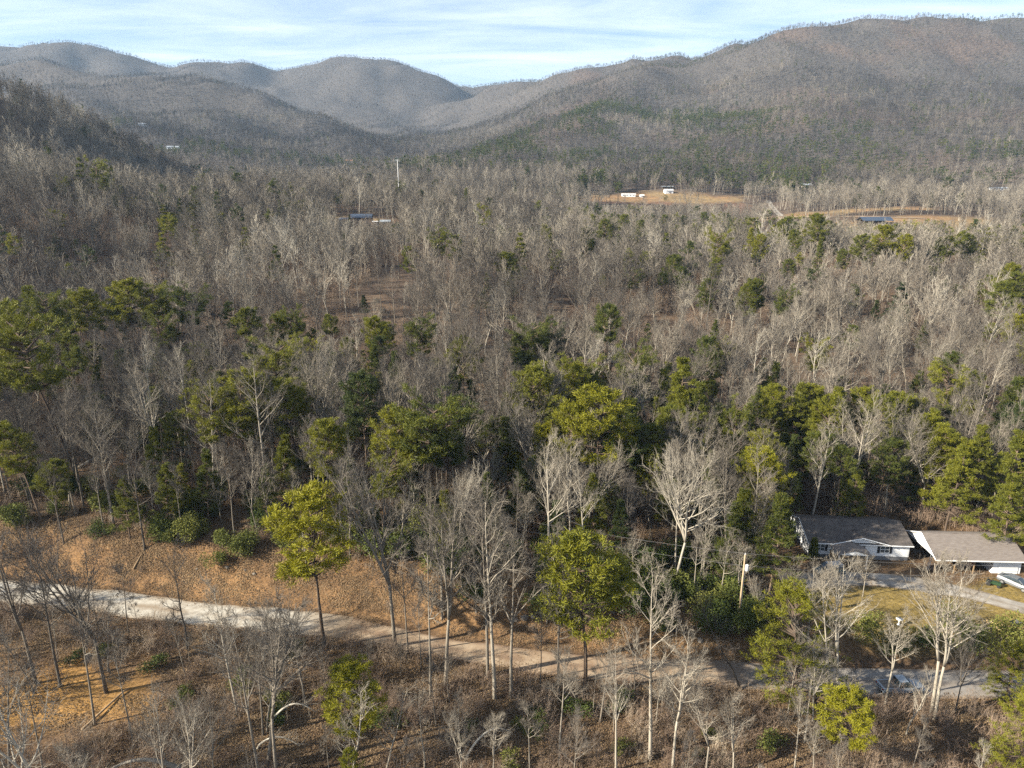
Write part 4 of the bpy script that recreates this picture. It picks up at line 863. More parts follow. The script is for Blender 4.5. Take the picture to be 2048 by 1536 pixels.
# --- bare trees whose foot shows: (u foot, v foot, u top, v top, proto, tint)
HB = [(72,1368,8,1075,3,.35),(122,1378,62,1100,0,.22),(213,1388,150,1055,5,.22),(375,1302,352,1110,6,.12),(258,1272,238,1125,8,.2),(281,1274,262,1190,7,.2),(520,1560,462,1265,9,.5),(555,1560,525,1240,3,.45),(536,1540,590,1205,3,.5),(612,1420,570,1230,6,.42),(655,1400,640,1280,8,.4),
 (790,1296,762,930,5,.5),(816,1312,806,1085,7,.35),(843,1345,838,1190,8,.4),(892,1372,884,1010,3,.5),(861,1412,855,1075,8,.55),(976,1362,970,1012,0,.4),(990,1402,975,1005,9,.75),(1022,1400,1020,1060,2,.5),(1118,1408,1116,1110,1,.2),(1080,1390,1083,1230,7,.3),
 (1200,1450,1222,1270,2,.4),(1186,1440,1190,1330,8,.45),(1232,1545,1228,1325,9,.85),(1118,1540,1122,1290,8,.6),(1300,1520,1312,1150,9,.8),(1345,1545,1352,1270,3,.88),(1270,1400,1285,1270,6,.2),(1480,1385,1430,1195,6,.1),(1410,1560,1425,1370,5,.6),(1465,1570,1480,1400,3,.8),
 (1672,1410,1700,1130,3,.92),(1660,1412,1650,1150,2,.8),(1860,1440,1905,1115,3,.8),(1868,1446,1890,1140,3,.85),(1770,1410,1795,1230,3,.85),(1812,1470,1848,1330,6,.8),(1700,1395,1712,1330,8,.2),(1625,1450,1640,1310,5,.9),(1725,1195,1730,1105,5,.75),(1515,1255,1525,1165,5,.8),(1398,1190,1425,1098,6,.8),
 (1345,1182,1395,900,5,.97),(1140,1120,1150,885,3,.8),(1097,1165,1095,895,9,.9),(1168,1100,1200,900,5,.75),(1480,1160,1540,960,2,.75),(1420,1110,1440,940,1,.4),(1690,1030,1735,800,3,.8),(1680,985,1690,815,0,.85),(1770,1030,1800,830,5,.7),(1720,1010,1745,830,0,.8),(1840,1040,1860,850,5,.7),(1930,1020,1955,860,0,.85),(2020,1050,2040,880,1,.5),(1985,1040,2000,860,9,.6),
 (1500,1150,1512,925,0,.6),(1452,1140,1445,930,1,.5),(1530,1125,1548,935,3,.6),(1562,1090,1572,935,2,.55),(1510,1185,1530,1010,9,.5),(1545,1060,1552,905,4,.5),
 (290,1100,255,900,0,.2),(130,1095,92,930,1,.25),(545,1085,515,900,9,.45),(470,1080,450,930,8,.5),(520,1085,490,950,7,.5),(210,1070,185,920,8,.55),(365,1075,345,930,8,.5),(700,1120,690,960,3,.4),(860,1130,870,960,3,.45),(960,1140,985,990,5,.5),(1030,1120,1040,960,0,.4),
 (320,860,230,700,5,.25),(285,850,280,640,2,.2),(395,780,385,620,9,.3),(20,1560,10,1300,9,.4),(90,1560,60,1330,8,.45),(190,1450,150,1180,8,.5),(270,1500,225,1270,8,.5),(340,1560,330,1400,6,.45),(430,1570,425,1420,5,.55),(770,1560,790,1390,6,.75),(920,1570,930,1440,5,.75),(985,1570,1000,1430,3,.8),(660,1570,655,1450,8,.6),(1060,1560,1050,1400,8,.6),
 (1165,650,1185,520,3,.9),(1275,690,1285,580,9,.7),(765,640,755,520,2,.3),(790,645,785,535,2,.5),(930,580,928,505,0,.75),(1060,640,1065,560,9,.6),(1620,800,1660,640,3,.9),(1750,830,1790,650,9,.9),(1560,745,1600,610,3,.85),(1950,860,2010,700,9,.9),(1850,790,1880,670,5,.9),(1950,760,2000,600,3,.9),(1480,660,1500,530,8,.8),(1660,530,1655,450,5,.85)]
for (ub, vb, ut, vt, pi_, tn) in HB:
    x, y, z = ground_at(ub, vb); tp = aty(ut, vt, y); tn = tn * .88; H_ = min(28, max(4, tp[2] - z)); lx = max(-.35, min(.35, (tp[0] - x) / H_)); pr_ = BARE[pi_]
    lb = (desc_tint(tn, H_) + ' ' + BDESC[pr_[3]] + ' ' + place_label(x, y)).strip()
    put_tree(pr_, 'bare_tree', lb, 'bare tree', x, y, z, H_ * math.sqrt(1 + lx * lx), rnd.uniform(0, 6.28), tn, 'bare trees ' + place_label(x, y), (math.atan(lx), rnd.gauss(0, .02)), .95, ptint=tn); occupied.append((x, y, 1.8))

for (x, y, H_, pi_, tn) in [(34, 97, 19, 0, .45), (38.5, 100.5, 17, 9, .5), (41, 104, 18, 3, .45), (36, 104, 20, 1, .4), (30, 97, 20, 4, .5), (42.5, 99.5, 15, 6, .5), (39, 95, 16, 2, .45), (43, 107, 19, 0, .5)]:
    pr_ = BARE[pi_]; lb = desc_tint(tn, H_) + ' ' + BDESC[pr_[3]] + ' shading the left end of the white house'
    put_tree(pr_, 'bare_tree', lb, 'bare tree', x, y, hz(x, y), H_, rnd.uniform(0, 6.28), tn, 'bare trees shading the white house', (rnd.gauss(0, .05), rnd.gauss(0, .03)), .95, ptint=tn); occupied.append((x, y, 1.8))
for (x, y, H_, pi_, tn) in [(40, 97.5, 16, 5, .45), (37.5, 102, 18, 1, .6), (33, 101, 17, 6, .4)]:
    pr_ = PINES[pi_]; lb = desc_pine(tn, H_) + ' ' + PDESC[pr_[3]] + ' shading the left end of the white house'
    put_tree(pr_, 'pine_tree', lb, 'pine tree', x, y, hz(x, y), H_, rnd.uniform(0, 6.28), tn, 'pine trees shading the white house', (0, 0), .95, ptint=.4); occupied.append((x, y, 1.8))

# --- scattered forest
def scatter(r0, r1, sp, azm):
    xs_, ys_ = [], []
    n = int((r1 - r0) / sp); 
    for i in range(n):
        r = r0 + (i + .5) * sp; m = max(1, int(2 * azm * r / sp)); a = -azm + (np.arange(m) + rng.random(m)) / m * 2 * azm; rr = r + (rng.random(m) - .5) * sp * 1.3
        xs_.append(rr * np.sin(a)); ys_.append(rr * np.cos(a))
    return np.concatenate(xs_), np.concatenate(ys_)
parts_ = [scatter(44, 170, 4.3, R(54)), scatter(170, 520, 5.4, R(45)), scatter(520, 1000, 6.4, R(42)), scatter(1000, 2100, 7.4, R(41)), scatter(2100, 3700, 10.5, R(41))]
for ri in (0, 5, 6, 9):
    P = RIDGES[ri][0]
    for a, b in zip(P[:-1], P[1:]):
        m = int(np.hypot(*(b - a)[:2]) / 3.2); t = rng.random(m); parts_.append((a[0] + (b[0] - a[0]) * t + rng.normal(0, 14, m), a[1] + (b[1] - a[1]) * t + rng.normal(0, 14, m)))
fxs = np.concatenate([p[0] for p in parts_]); fys = np.concatenate([p[1] for p in parts_])
fzs = height(fxs, fys); frr = np.hypot(fxs, fys)
# keep what can be seen: horizon test against the ground
azg = np.linspace(R(-56), R(56), 560); rg = np.geomspace(40, 4000, 420); RG, AG = np.meshgrid(rg, azg)
HG = height(RG * np.sin(AG), RG * np.cos(AG)); EG = np.maximum.accumulate((HG - CAMZ) / RG, axis=1)
ia = np.clip(np.searchsorted(azg, np.arctan2(fxs, fys)), 0, 559); ir = np.clip(np.searchsorted(rg, frr) - 2, 0, 419)
vis = (fzs + 32 - CAMZ) / frr > EG[ia, ir]
dyr_ = fys - road_y(fxs)
ok = vis & (np.abs(dyr_) > 4.6) & ~in_yard(fxs, fys) & (field_m(fxs, fys) < .35)
ok &= ~((dyr_ > 0) & (dyr_ < 11.5) & (fxs < 34) & (rng.random(len(fxs)) > .10))
ok &= ~((dyr_ < 0) & (rng.random(len(fxs)) > np.where(fxs < -42, .35, .5)))
ok &= ~((fxs > 60) & (fxs < 100) & (fys < 113) & (dyr_ > 0))
ok &= ~((fys > 440) & (np.abs(fxs - 270) < 75) & (fys < 545) & (rng.random(len(fxs)) > .15))
gap = (fbm(fxs, fys, 26, 3, 6.1) > .19) & (fys > 150) & (fys < 420); ok &= ~(gap & (rng.random(len(fxs)) > .3))
OPEN = [(ground_at(u, v), w_) for u, v, w_ in [(775,625,13),(760,590,10),(800,560,12),(860,545,10),(1100,610,9),(1085,640,8),(1310,660,9),(1480,640,8),(1730,655,8)]]
for (ox, oy, _), w_ in OPEN: ok &= ~((np.hypot(fxs - ox, (fys - oy) / 1.6) < w_) & (rng.random(len(fxs)) > .25))
for ox, oy, orr in occupied: ok &= np.hypot(fxs - ox, fys - oy) > orr
fxs, fys, fzs, frr, dyr_ = fxs[ok], fys[ok], fzs[ok], frr[ok], dyr_[ok]
# share of evergreens: clusters read off the photograph
pf = np.full(len(fxs), .05)
pf = np.where(fys < 190, .18, pf); pf = np.where((fxs > 40) & (fys > 108) & (fys < 150), .45, pf); pf = np.where((dyr_ < 0), .05, pf)
pf = np.where((fys > 330) & (fys < 520) & (fxs > 40), .34, pf); pf = np.where((fys > 190) & (fys < 330) & (fxs > 110), .19, pf)
pf = np.where((fys > 720) & (fys < 1050) & (fxs > 60) & (fxs < 520), .34, pf)
pf = np.where(fys > 1050, .05, pf); pf = np.where((fxs < 0) & (fys > 1200), .025, pf)
for (u, v, Y, a, b, fr) in [(1230,215,1400,170,90,.6),(1120,250,1200,140,80,.6),(1010,288,1040,130,70,.55),(1450,225,1300,120,80,.55),(1400,260,1150,90,80,.4),(1400,140,1900,150,40,.7),(1310,100,2230,130,40,.7),(1980,85,1800,120,50,.6),(1550,260,1120,120,70,.35),(1050,310,960,150,60,.55),(900,330,900,160,60,.4),(1290,330,900,130,70,.4),(1620,300,1020,90,60,.35),(1990,340,950,80,50,.5),(2010,390,820,60,30,.5),(200,245,1250,60,60,.5),(640,315,1130,120,50,.4),(480,320,1050,120,60,.3),(1700,380,800,120,40,.35)]:
    p = aty(u, v, Y); e = np.hypot((fxs - p[0]) / a, (fys - Y) / b) + .5 * fbm(fxs, fys, 70, 3, 2.2); pf = np.where(e < 1, np.maximum(pf, fr), pf)
pf = pf * np.clip(1 + 2.6 * fbm(fxs, fys, 45, 3, 7.7), .1, 2.5)
isp = rng.random(len(fxs)) < pf
Hs = np.clip(rng.normal(17.6, 3.8, len(fxs)), 8, 26)
Hs = np.where(dyr_ < 0, np.clip(rng.normal(11, 3, len(fxs)), 5, 16), Hs)
Hs = np.where((fys > 120) & (fys < 330), Hs * .93, Hs); Hs = np.where(frr > 900, Hs * .72, Hs); Hs = np.where(frr > 1700, Hs * .66, Hs)
Hs = np.where(isp & (frr < 1000), Hs * np.where(rng.random(len(fxs)) < .5, .72, 1.0), Hs)
# do not let scattered trees hide the house front or the yard
hide = (dyr_ < 0) & (fxs > 14) & (fxs < 72); Hs = np.where(hide, np.minimum(Hs, 9.0), Hs)
hide2 = (fxs > 22) & (fxs < 44) & (fys > 76) & (fys < 88); Hs = np.where(hide2, np.minimum(Hs, 11.0), Hs)
def clear_view(x, y, z, half, keep=.12, depth=60, floor=5.0):
    # trees standing in front of a landmark or a tall pine are the shorter ones
    r = math.hypot(x, y); cx, cy2 = x / r, y / r; al = fxs * cx + fys * cy2; la = np.abs(-fxs * cy2 + fys * cx)
    m = (al < r - 1.5) & (al > r - depth) & (la < half * al / r + 1.2) & (rng.random(len(fxs)) > keep)
    cap = np.maximum(CAMZ + (z - CAMZ) * al / r - fzs, floor); return np.where(m, np.minimum(Hs, cap), Hs)
for (x, y, z, H_, wd) in PINEPOS: Hs = clear_view(x, y, z + H_ * .55, H_ * .2 * wd, .1, 45 if y < 220 else 90, 6.)
for o in list(COL.objects):
    if o.type == 'EMPTY' and o.get('category') in ('house', 'shed', 'trailer', 'barn', 'building', 'camper') and o.location.y > 300:
        Hs = clear_view(o.location.x, o.location.y, o.location.z + .6, 15 if o['category'] == 'barn' else 9, .04 if o.location.y < 500 else .08, 330 if o.location.y < 1000 else 60, 4.)
for x in np.arange(-22, 30, 2.5): Hs = clear_view(x, float(road_y(x)), float(road_z(x)), 2.0, .3, 26, 3.0)
for x in np.arange(-78, -22, 3.0): Hs = clear_view(x, float(road_y(x)), float(road_z(x)), 2.0, .35, 22, 3.0)
for (u, v, hw) in [(1538,404,7),(1543,412,7),(1552,423,7),(1561,432,7),(1300,412,22),(1380,410,22),(1450,410,22),(1505,408,18),(1600,437,18),(1680,437,22),(1800,445,25),(1850,447,20),(1220,412,18),(770,277,14)]:
    x, y, z = ground_at(u, v); Hs = clear_view(x, y, z + .3, hw, .1, 260, 3.5)
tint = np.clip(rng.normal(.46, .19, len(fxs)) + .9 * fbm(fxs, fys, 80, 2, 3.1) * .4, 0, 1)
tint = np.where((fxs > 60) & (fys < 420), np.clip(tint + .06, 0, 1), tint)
tint = np.where(frr > 800, np.clip(tint - .27 + .5 * fbm(fxs, fys, 170, 3, 9.4), 0, 1), tint)  # distance tone of the far slopes put into tree tint, plus patchy variation
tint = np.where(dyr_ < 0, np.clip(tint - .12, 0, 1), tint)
tint = np.where((fxs < -70) & (fys > 220) & (fys < 520), np.clip(tint + .03, 0, 1), tint)  # sunlit brightness of the left hillside put into its tree tint
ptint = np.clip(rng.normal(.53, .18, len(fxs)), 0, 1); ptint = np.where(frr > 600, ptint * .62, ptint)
size = Hs / frr
infr = (np.abs(fxs) < .76 * fys + 6)
def choose(mask, n):
    c = np.where(mask & infr)[0]; return c[np.argsort(-size[c])[:n]]
cb = choose(~isp, 300 - COUNT['bare']); cp = choose(isp, max(0, 296 - COUNT['pine']))
single = np.zeros(len(fxs), bool); single[cb] = True; single[cp] = True
for i in cb:
    x, y = fxs[i], fys[i]
    k = rnd.choice([7, 8, 6, 0]) if Hs[i] < 12 else rnd.choice([0, 1, 2, 9, 0, 1, 3, 4, 5, 6]); pr_ = BARE[k]; tn = float(tint[i])
    lb = (desc_tint(tn, Hs[i]) + ' ' + BDESC[pr_[3]] + ' ' + place_label(x, y)).strip()
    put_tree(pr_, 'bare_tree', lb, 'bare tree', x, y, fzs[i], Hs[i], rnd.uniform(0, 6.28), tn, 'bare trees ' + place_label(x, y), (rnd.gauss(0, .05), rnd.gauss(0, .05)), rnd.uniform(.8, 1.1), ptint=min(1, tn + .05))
for i in cp:
    x, y = fxs[i], fys[i]; k = rnd.choice([0, 1, 2, 3, 4, 5, 6, 7]) if Hs[i] > 14 else rnd.choice([5, 6, 5, 2]); pr_ = PINES[k]
    lb = desc_pine(ptint[i], Hs[i]) + ' ' + PDESC[pr_[3]] + ' ' + place_label(x, y)
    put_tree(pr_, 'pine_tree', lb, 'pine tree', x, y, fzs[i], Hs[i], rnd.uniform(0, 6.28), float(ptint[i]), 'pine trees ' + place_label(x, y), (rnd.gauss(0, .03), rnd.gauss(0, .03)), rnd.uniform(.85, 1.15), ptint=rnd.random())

# --- woodland beyond the individual trees: one object per kind, instanced on points
def woodland(name, label, pool, xyz, rot, scl, tn, pick):
    pc = bpy.data.collections.new(name + '_kinds')
    for i, m in enumerate(pool): pc.objects.link(bpy.data.objects.new('%s_kind_%02d' % (name, i), m))
    me = bpy.data.meshes.new(name); n = len(xyz); me.vertices.add(n); me.vertices.foreach_set('co', np.asarray(xyz, np.float32).ravel())
    for an, ty_, dat, key in (('rot', 'FLOAT_VECTOR', rot, 'vector'), ('scl', 'FLOAT_VECTOR', scl, 'vector'), ('tint', 'FLOAT', tn, 'value'), ('pick', 'INT', pick, 'value')):
        a = me.attributes.new(an, ty_, 'POINT'); a.data.foreach_set(key, np.ascontiguousarray(dat, np.int32 if ty_ == 'INT' else np.float32).ravel())
    o = bpy.data.objects.new(name, me); COL.objects.link(o); o['kind'] = 'stuff'; o['label'] = label
    ng = bpy.data.node_groups.new(name, 'GeometryNodeTree')
    ng.interface.new_socket('Geometry', in_out='INPUT', socket_type='NodeSocketGeometry'); ng.interface.new_socket('Geometry', in_out='OUTPUT', socket_type='NodeSocketGeometry')
    A = ng.nodes; K = ng.links; gi = A.new('NodeGroupInput'); go = A.new('NodeGroupOutput'); ci = A.new('GeometryNodeCollectionInfo'); ci.inputs['Collection'].default_value = pc
    ci.inputs['Separate Children'].default_value = True; ci.inputs['Reset Children'].default_value = True
    ip = A.new('GeometryNodeInstanceOnPoints'); ip.inputs['Pick Instance'].default_value = True
    def attr(nm, ty_):
        q = A.new('GeometryNodeInputNamedAttribute'); q.data_type = ty_; q.inputs['Name'].default_value = nm; return q.outputs['Attribute']
    er = A.new('FunctionNodeEulerToRotation'); K.new(attr('rot', 'FLOAT_VECTOR'), er.inputs[0])
    K.new(gi.outputs[0], ip.inputs['Points']); K.new(ci.outputs[0], ip.inputs['Instance']); K.new(attr('pick', 'INT'), ip.inputs['Instance Index'])
    K.new(er.outputs[0], ip.inputs['Rotation']); K.new(attr('scl', 'FLOAT_VECTOR'), ip.inputs['Scale']); K.new(ip.outputs[0], go.inputs[0])
    md = o.modifiers.new('woodland', 'NODES'); md.node_group = ng
    return o
def dress(sel, Hh0, wid=(.8, 1.15), leans=.075):
    n = len(sel); s = Hs[sel] / Hh0; wv = rng.uniform(*wid, n)
    return np.stack([fxs[sel], fys[sel], fzs[sel]], 1), np.stack([rng.normal(0, leans, n), rng.normal(0, leans, n), rng.uniform(0, 6.28, n)], 1), np.stack([s * wv, s * wv, s], 1)
sb_ = np.where(~isp & ~single)[0]
d_ = frr[sb_]
pick = np.where(d_ < 230, rng.integers(0, NB0, len(sb_)), np.where(d_ < 800, rng.integers(NB0, NB1, len(sb_)), rng.integers(NB1, len(POOL_B), len(sb_))))
h0 = np.array([p[1] for p in POOL_B])[pick]
xyz, rot, scl = dress(sb_, h0)
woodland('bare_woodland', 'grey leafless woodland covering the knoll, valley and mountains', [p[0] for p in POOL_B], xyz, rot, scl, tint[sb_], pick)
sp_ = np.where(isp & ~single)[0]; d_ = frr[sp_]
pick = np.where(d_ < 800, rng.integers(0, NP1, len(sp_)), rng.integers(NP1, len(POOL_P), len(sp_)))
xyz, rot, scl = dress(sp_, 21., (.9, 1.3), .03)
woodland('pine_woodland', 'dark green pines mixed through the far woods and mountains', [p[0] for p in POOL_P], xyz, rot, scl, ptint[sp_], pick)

# --- understorey: evergreen shrubs, each a thing
def shrub(k, x, y, s, tn, label, group):
    e = bpy.data.objects.new('evergreen_shrub', None); COL.objects.link(e); e.location = (x, y, hz(x, y)); e.scale = (s, s, s); e.rotation_euler = (0, 0, rnd.uniform(0, 6.28)); e.empty_display_size = .5
    tag(e, label, 'shrub', group)
    for nm, m in zip(('stems', 'foliage'), SHR[k]): o = bpy.data.objects.new(nm, m); COL.objects.link(o); o.parent = e; o['tint'] = float(tn)
zones = [(-88, -20, 9, 42, 62, .35, 'glossy green shrub in the woods behind the gravel road bank'), (-20, 4, 9, 30, 30, .3, 'green understorey shrub at the top of the leafy bank'), (4, 34, 6.5, 24, 62, .34, 'glossy evergreen shrub between the bank and the white house'), (-60, 30, -17, -6, 22, .35, 'low green shrub in the brush below the road')]
for xa, xb, da, db, n, tn, lb in zones:
    for _ in range(n):
        x = rnd.uniform(xa, xb); y = road_y(x) + da + (db - da) * rnd.random() ** 1.2
        if x > 26 and y > 96: continue
        s_ = rnd.uniform(.8, 1.35); t_ = max(0, min(1, rnd.gauss(tn + .24, .2))); k_ = rnd.choice([0, 0, 1, 2]) if da > 0 else 3
        lb = ('large ' if s_ > 1.15 else 'small ' if s_ < .95 else '') + ('dark ' if t_ < .33 else 'olive ' if t_ > .55 else '') + ('tall ' if k_ == 2 else '') + 'glossy green shrub ' + place_label(x, y)
        shrub(k_, x, y, s_, t_, lb, 'green shrubs ' + place_label(x, y))
for u, v, k, s, tn, lb in [(480,1120,0,1.0,.75,'olive shrub on the leaf covered bank'),(440,1130,1,.9,.7,'olive shrub on the leaf covered bank'),(1410,1235,0,1.2,.9,'bright green shrub on the bank left of the utility pole'),(1440,1215,2,.9,.8,'bright green shrub on the bank left of the utility pole'),(1380,1200,0,1.0,.6,'bright green shrub on the bank left of the utility pole'),
   (1720,1285,2,1.0,.8,'yellow green hedge shrub between lawn and road'),(1900,1290,2,1.1,.75,'yellow green hedge shrub between lawn and road'),(1850,1300,0,1.0,.6,'yellow green hedge shrub between lawn and road'),(1935,1300,0,1.1,.6,'yellow green hedge shrub between lawn and road'),(1790,1305,1,1.0,.35,'yellow green hedge shrub between lawn and road'),(2000,1310,2,1.2,.85,'yellow green hedge shrub between lawn and road'),(1630,1118,3,.8,.1,'small dark shrub under the left house window'),(1330,1265,3,1.,.5,'small green shrub beside the white wrapped post'),
   (1110,1220,0,1.0,.5,'green shrub on the bank below the olive evergreen'),(1075,1215,1,1.0,.55,'green shrub on the bank below the olive evergreen'),(955,1205,1,1.0,.4,'green shrub on the bank by the boulders'),(150,1330,3,1.,.2,'dark low shrub by the grey stump')]:
    x, y, z = ground_at(u, v); shrub(k, x, y, s, tn, lb, lb)
# columnar juniper at the house corner
jx, jy = 47.9 + .4, 99.2 - 1.0
j = thing('columnar_juniper', 'narrow green juniper at the left front corner of the white house', 'tree', (jx, jy, hz(jx, jy)))
jm = MB(); jr = random.Random(5)
for i in range(2600):
    z = jr.uniform(.05, 3.9); a = jr.uniform(0, 6.28); rd = .62 * math.sin(math.pi * min(1, (z + .5) / 4.6)) ** .55 * jr.uniform(.6, 1.05); p = Vector((math.cos(a) * rd, math.sin(a) * rd, z)); d = Vector((math.cos(a) * .4, math.sin(a) * .4, 1)) + vrand(jr, .3); s2 = d.cross(vrand(jr)).normalized() * .05; q = p + d.normalized() * .28; o = len(jm.v)
    jm.v += [tuple(p - s2), tuple(p + s2), tuple(q)]; jm.f.append((o, o + 1, o + 2))
jo = jm.build('crown', LEAF, j); jo['tint'] = .62
jt = MB().tube([(0, 0, -.1), (0, 0, 3.2)], [.09, .03], 6).build('trunk', PBARK, j)

# --- rocks, logs, leaning trunk
ROCK = mat('grey_stone', (.10, .085, .07), .9, col2=(.23, .20, .165), scale=2.5, bump=.4)
def boulder(u, v, s, label, seed):
    r = random.Random(seed); x, y, z = ground_at(u, v); mb = MB(); nu, nv = 9, 6
    ph = [r.uniform(.75, 1.2) for _ in range(nu * nv)]
    for i in range(nv):
        th = math.pi * (i + .5) / nv
        for j in range(nu):
            f = 2 * math.pi * j / nu; k = s * ph[i * nu + j]; mb.v.append((math.sin(th) * math.cos(f) * k * 1.25, math.sin(th) * math.sin(f) * k, math.cos(th) * k * .75))
    for i in range(nv - 1):
        for j in range(nu): mb.f.append((i*nu+j, (i+1)*nu+j, (i+1)*nu+(j+1) % nu, i*nu+(j+1) % nu))
    mb.f.append(tuple(range(nu))); mb.f.append(tuple(range((nv-1)*nu, nv*nu))[::-1])
    o = mb.build('boulder', ROCK, None, (x, y, z + s * .25)); o.rotation_euler = (r.uniform(-.2, .2), r.uniform(-.2, .2), r.uniform(0, 6)); tag(o, label, 'rock', 'boulders on the leaf covered bank' if 'bank' in label else None)
    if not o['group'] if 'group' in o else False: del o['group']
for k, (u, v, s) in enumerate([(1050,1240,.5),(1032,1242,.36),(1066,1236,.3),(1243,1228,.4),(1225,1232,.28),(1255,1230,.28),(455,1140,.28),(510,1158,.24),(492,1150,.2),(395,1145,.2)]): boulder(u, v, s, 'grey boulder lying on the leaf covered bank above the road', k)
boulder(1400, 1288, .4, 'flat stone on the leaves below the utility pole', 77)
x, y, z = ground_at(178, 1322); sm = MB(); sm.tube([(0,0,-.2),(0,0,.2),(.05,0,.7),(.1,0,.9)], [.75,.55,.42,.3], 9); o = sm.build('tree_stump', ROCK, None, (x, y, z), True); tag(o, 'pale weathered stump on the golden slope below the gravel road', 'stump')
DEAD = mat('bleached_wood', (.36, .33, .275), .8, vary=.15, streak=(.5, 4, 4))
def logobj(name, pix, rad, m, label, lift=.25, cat='log'):
    P = []
    for u, v, dz in pix: x, y, z = ground_at(u, v); P.append(Vector((x, y, z + dz + lift)))
    c = P[0].copy(); mb = MB(); n = len(P); mb.tube([p - c for p in P], [rad * (1 - .5 * i / (n - 1)) for i in range(n)], 8)
    o = mb.build(name, m, None, c, True); return tag(o, label, cat)
logobj('fallen_log', [(158, 938, 0), (205, 912, .2)], .3, DEAD, 'bleached white log lying in the woods left of the bank')
logobj('fallen_log', [(165, 1465, 0), (250, 1390, 0), (262, 1384, 0)], .14, WOOD, 'thin brown fallen log on the golden slope')
logobj('fallen_log', [(268, 1148, 0), (285, 1112, 0)], .14, WOOD, 'thin dark fallen log on the leafy bank')
def arch(base, span, hgt, rad, m, label, ang=0.0):
    x, y, z = base; mb = MB(); pts = []
    for i in range(13):
        t = i / 12; pts.append((span * t * math.cos(ang) , span * t * math.sin(ang), hgt * math.sin(math.pi * (t * .82 + .02)) ** .8 - .2 * (i == 0)))
    mb.tube(pts, [rad * (1 - .75 * i / 12) for i in range(13)], 8); r = random.Random(int(x * 10)); tr = mb
    t_ = thing('arched_tree', label, 'bare tree', (x, y, z)); a = mb.build('trunk', m, t_, smooth=True); a['tint'] = .5 if m is BARK else 0
    tw_ = MB()
    for i in range(26):
        p = Vector(pts[r.randint(4, 12)]); d = (vrand(r, .5) + Vector((math.cos(ang) * .5, 0, .5))).normalized(); q = p + d * r.uniform(.8, 2.2); tw_.spike(p, q, .03)
        for j_ in range(3): b = p.lerp(q, r.uniform(.3, .9)); tw_.spike(b, b + (d + vrand(r, .6)).normalized() * r.uniform(.4, .9), .015)
    c = tw_.build('crown', TWIG, t_); c['tint'] = .7
arch(ground_at(400, 1570), -9.5, 3.8, .32, BARK, 'dark bent tree arching over the brush on the near slope', .12)
arch(ground_at(540, 1455), 5.2, 3.0, .16, DEAD, 'bleached arching limb beside the forked trees', .1)
arch(ground_at(515, 1500), 5.0, 2.0, .13, DEAD, 'pale drooping limb below the arching limb', -.15)
arch(ground_at(930, 1530), 5.5, 3.2, .14, DEAD, 'pale bent sapling curving over the brown slope', .4)

# --- brush: thin stems nobody could count
nb_ = 7000; bxs = rng.uniform(-95, 95, nb_); bys = rng.uniform(44, 150, nb_); dd_ = bys - road_y(bxs)
dens = np.where(dd_ < 0, .85, np.where(dd_ < 11, np.where(fbm(bxs, bys, 12, 2, 5.5) > .05, .5, .08), .55))
kk = (np.abs(dd_) > 3.4) & ~in_yard(bxs, bys) & (rng.random(nb_) < dens) & ~((bxs > 44) & (bys > 70) & (bys < 112)) & (fbm(bxs, bys, 9, 2, 9.) > -.28) & ~((np.hypot((bxs + 58) / 16, (bys - 70) / 9) < 1) & (rng.random(nb_) > .25))
bxs, bys, dd_ = bxs[kk], bys[kk], dd_[kk]; bs = rng.uniform(.55, 1.25, len(bxs)) * np.where((dd_ > 0) & (dd_ < 11), .55, 1)
mr = np.sqrt(rng.uniform(130 ** 2, 430 ** 2, 9000)); ma_ = rng.uniform(R(-42), R(42), 9000); mx_, my_ = mr * np.sin(ma_), mr * np.cos(ma_)
mk = np.all([np.hypot(mx_ - q[0][0], (my_ - q[0][1]) / 1.6) > q[1] for q in OPEN], axis=0) & (fbm(mx_, my_, 30, 2, 3.) > -.2) & (field_m(mx_, my_) < .3); bxs = np.concatenate([bxs, mx_[mk]]); bys = np.concatenate([bys, my_[mk]]); bs = np.concatenate([bs, rng.uniform(1.0, 2.4, int(mk.sum()))]); n = len(bxs)
woodland('undergrowth', 'tangled grey brown brush and stems on the forest floor', BRU, np.stack([bxs, bys, height(bxs, bys)], 1), np.stack([rng.normal(0, .08, n), rng.normal(0, .08, n), rng.uniform(0, 6.28, n)], 1), np.stack([bs, bs, bs], 1), np.clip(rng.normal(.5, .2, n), 0, 1), rng.integers(0, 4, n))

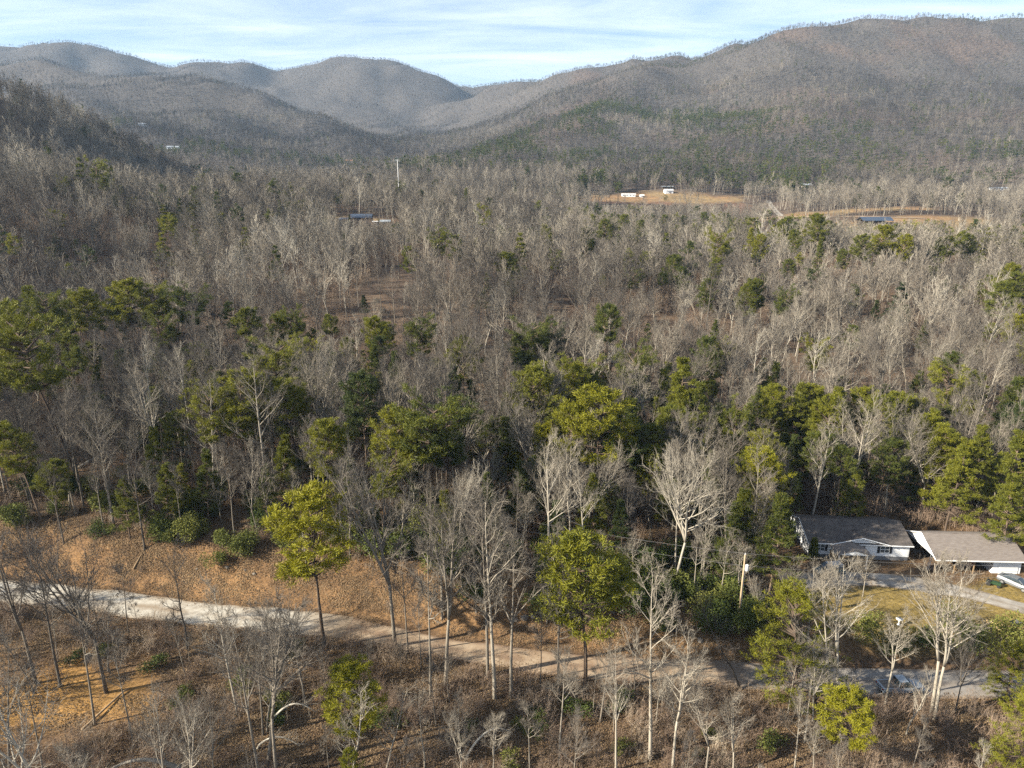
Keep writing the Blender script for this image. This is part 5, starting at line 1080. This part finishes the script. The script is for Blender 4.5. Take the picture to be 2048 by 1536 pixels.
# --- fallen leaves
LEAFM = tint_mat('fallen_leaves', [(0, (.05, .035, .024)), (1, (.32, .23, .13)), (.4, (.115, .078, .047)), (.7, (.185, .127, .072))], noise=1.0, nscale=6.0)
PATCH = []
for k in range(4):
    r = random.Random(900 + k); mb = MB()
    for i in range(260):
        p = Vector((r.uniform(-1.5, 1.5), r.uniform(-1.5, 1.5), r.uniform(.0, .10))); a = Vector((r.gauss(0, 1), r.gauss(0, 1), r.gauss(0, .45))).normalized(); b = a.cross(Vector((r.gauss(0, .4), r.gauss(0, .4), 1))).normalized(); l_ = r.uniform(.05, .11); o = len(mb.v)
        mb.v += [tuple(p - a * l_), tuple(p + b * l_ * .6), tuple(p + a * l_), tuple(p - b * l_ * .6)]; mb.f.append((o, o + 1, o + 2, o + 3))
    PATCH.append(mb.mesh('leaf_patch_%d' % k, LEAFM))
nl_ = 9000; lx_ = rng.uniform(-95, 92, nl_); ly_ = rng.uniform(46, 118, nl_); ld = ly_ - road_y(lx_)
kk = ~((np.hypot((lx_ + 58) / 16, (ly_ - 70) / 9) < 1) & (rng.random(nl_) > .2)) & (np.abs(lx_) < ly_ * .8 + 8) & ((np.abs(ld) > 2.9) | (rng.random(nl_) < .10)) & ~((lawn_m(lx_, ly_) > .3) & (rng.random(nl_) > .06)) & ~((lx_ > 40) & (ld > 0) & (ly_ < 109) & (rng.random(nl_) > .12)); lx_, ly_ = lx_[kk], ly_[kk]; n2 = len(lx_)
e_ = .5; gxn = (height(lx_ + e_, ly_) - height(lx_ - e_, ly_)) / (2 * e_); gyn = (height(lx_, ly_ + e_) - height(lx_, ly_ - e_)) / (2 * e_)
woodland('leaf_litter', 'brown fallen leaves scattered over the ground', PATCH, np.stack([lx_, ly_, height(lx_, ly_) + .03], 1), np.stack([np.arctan(gyn), -np.arctan(gxn), np.zeros(n2)], 1), np.ones((n2, 3)) * rng.uniform(.9, 1.15, (n2, 1)), np.clip(rng.normal(.5, .16, n2), 0, 1), rng.integers(0, 4, n2))

# ------------------------------------------------------------------ haze
hm, hn, hl, hp = new_mat('haze'); hn.remove(hp)
pv = hn.new('ShaderNodeVolumePrincipled'); pv.inputs['Color'].default_value = (.46, .69, 1.0, 1); pv.inputs['Density'].default_value = 0.55e-4; pv.inputs['Anisotropy'].default_value = 0.0
hl.new(pv.outputs[0], hn['Material Output'].inputs['Volume'])
ztop = float(GZ.max()) + 60
hb = MB().box(float(GX.min()) - 50, float(GX.max()) + 50, float(GY.min()) - 60, float(GY.max()) + 50, float(GZ.min()) - 5, ztop).build('haze', hm)
hb['kind'] = 'stuff'; hb['label'] = 'thin bluish winter haze filling the valley'
print('bare', COUNT, 'woodland', len(sb_), len(sp_), 'brush', n, 'tris', sum(len(m.polygons) for m in bpy.data.meshes))
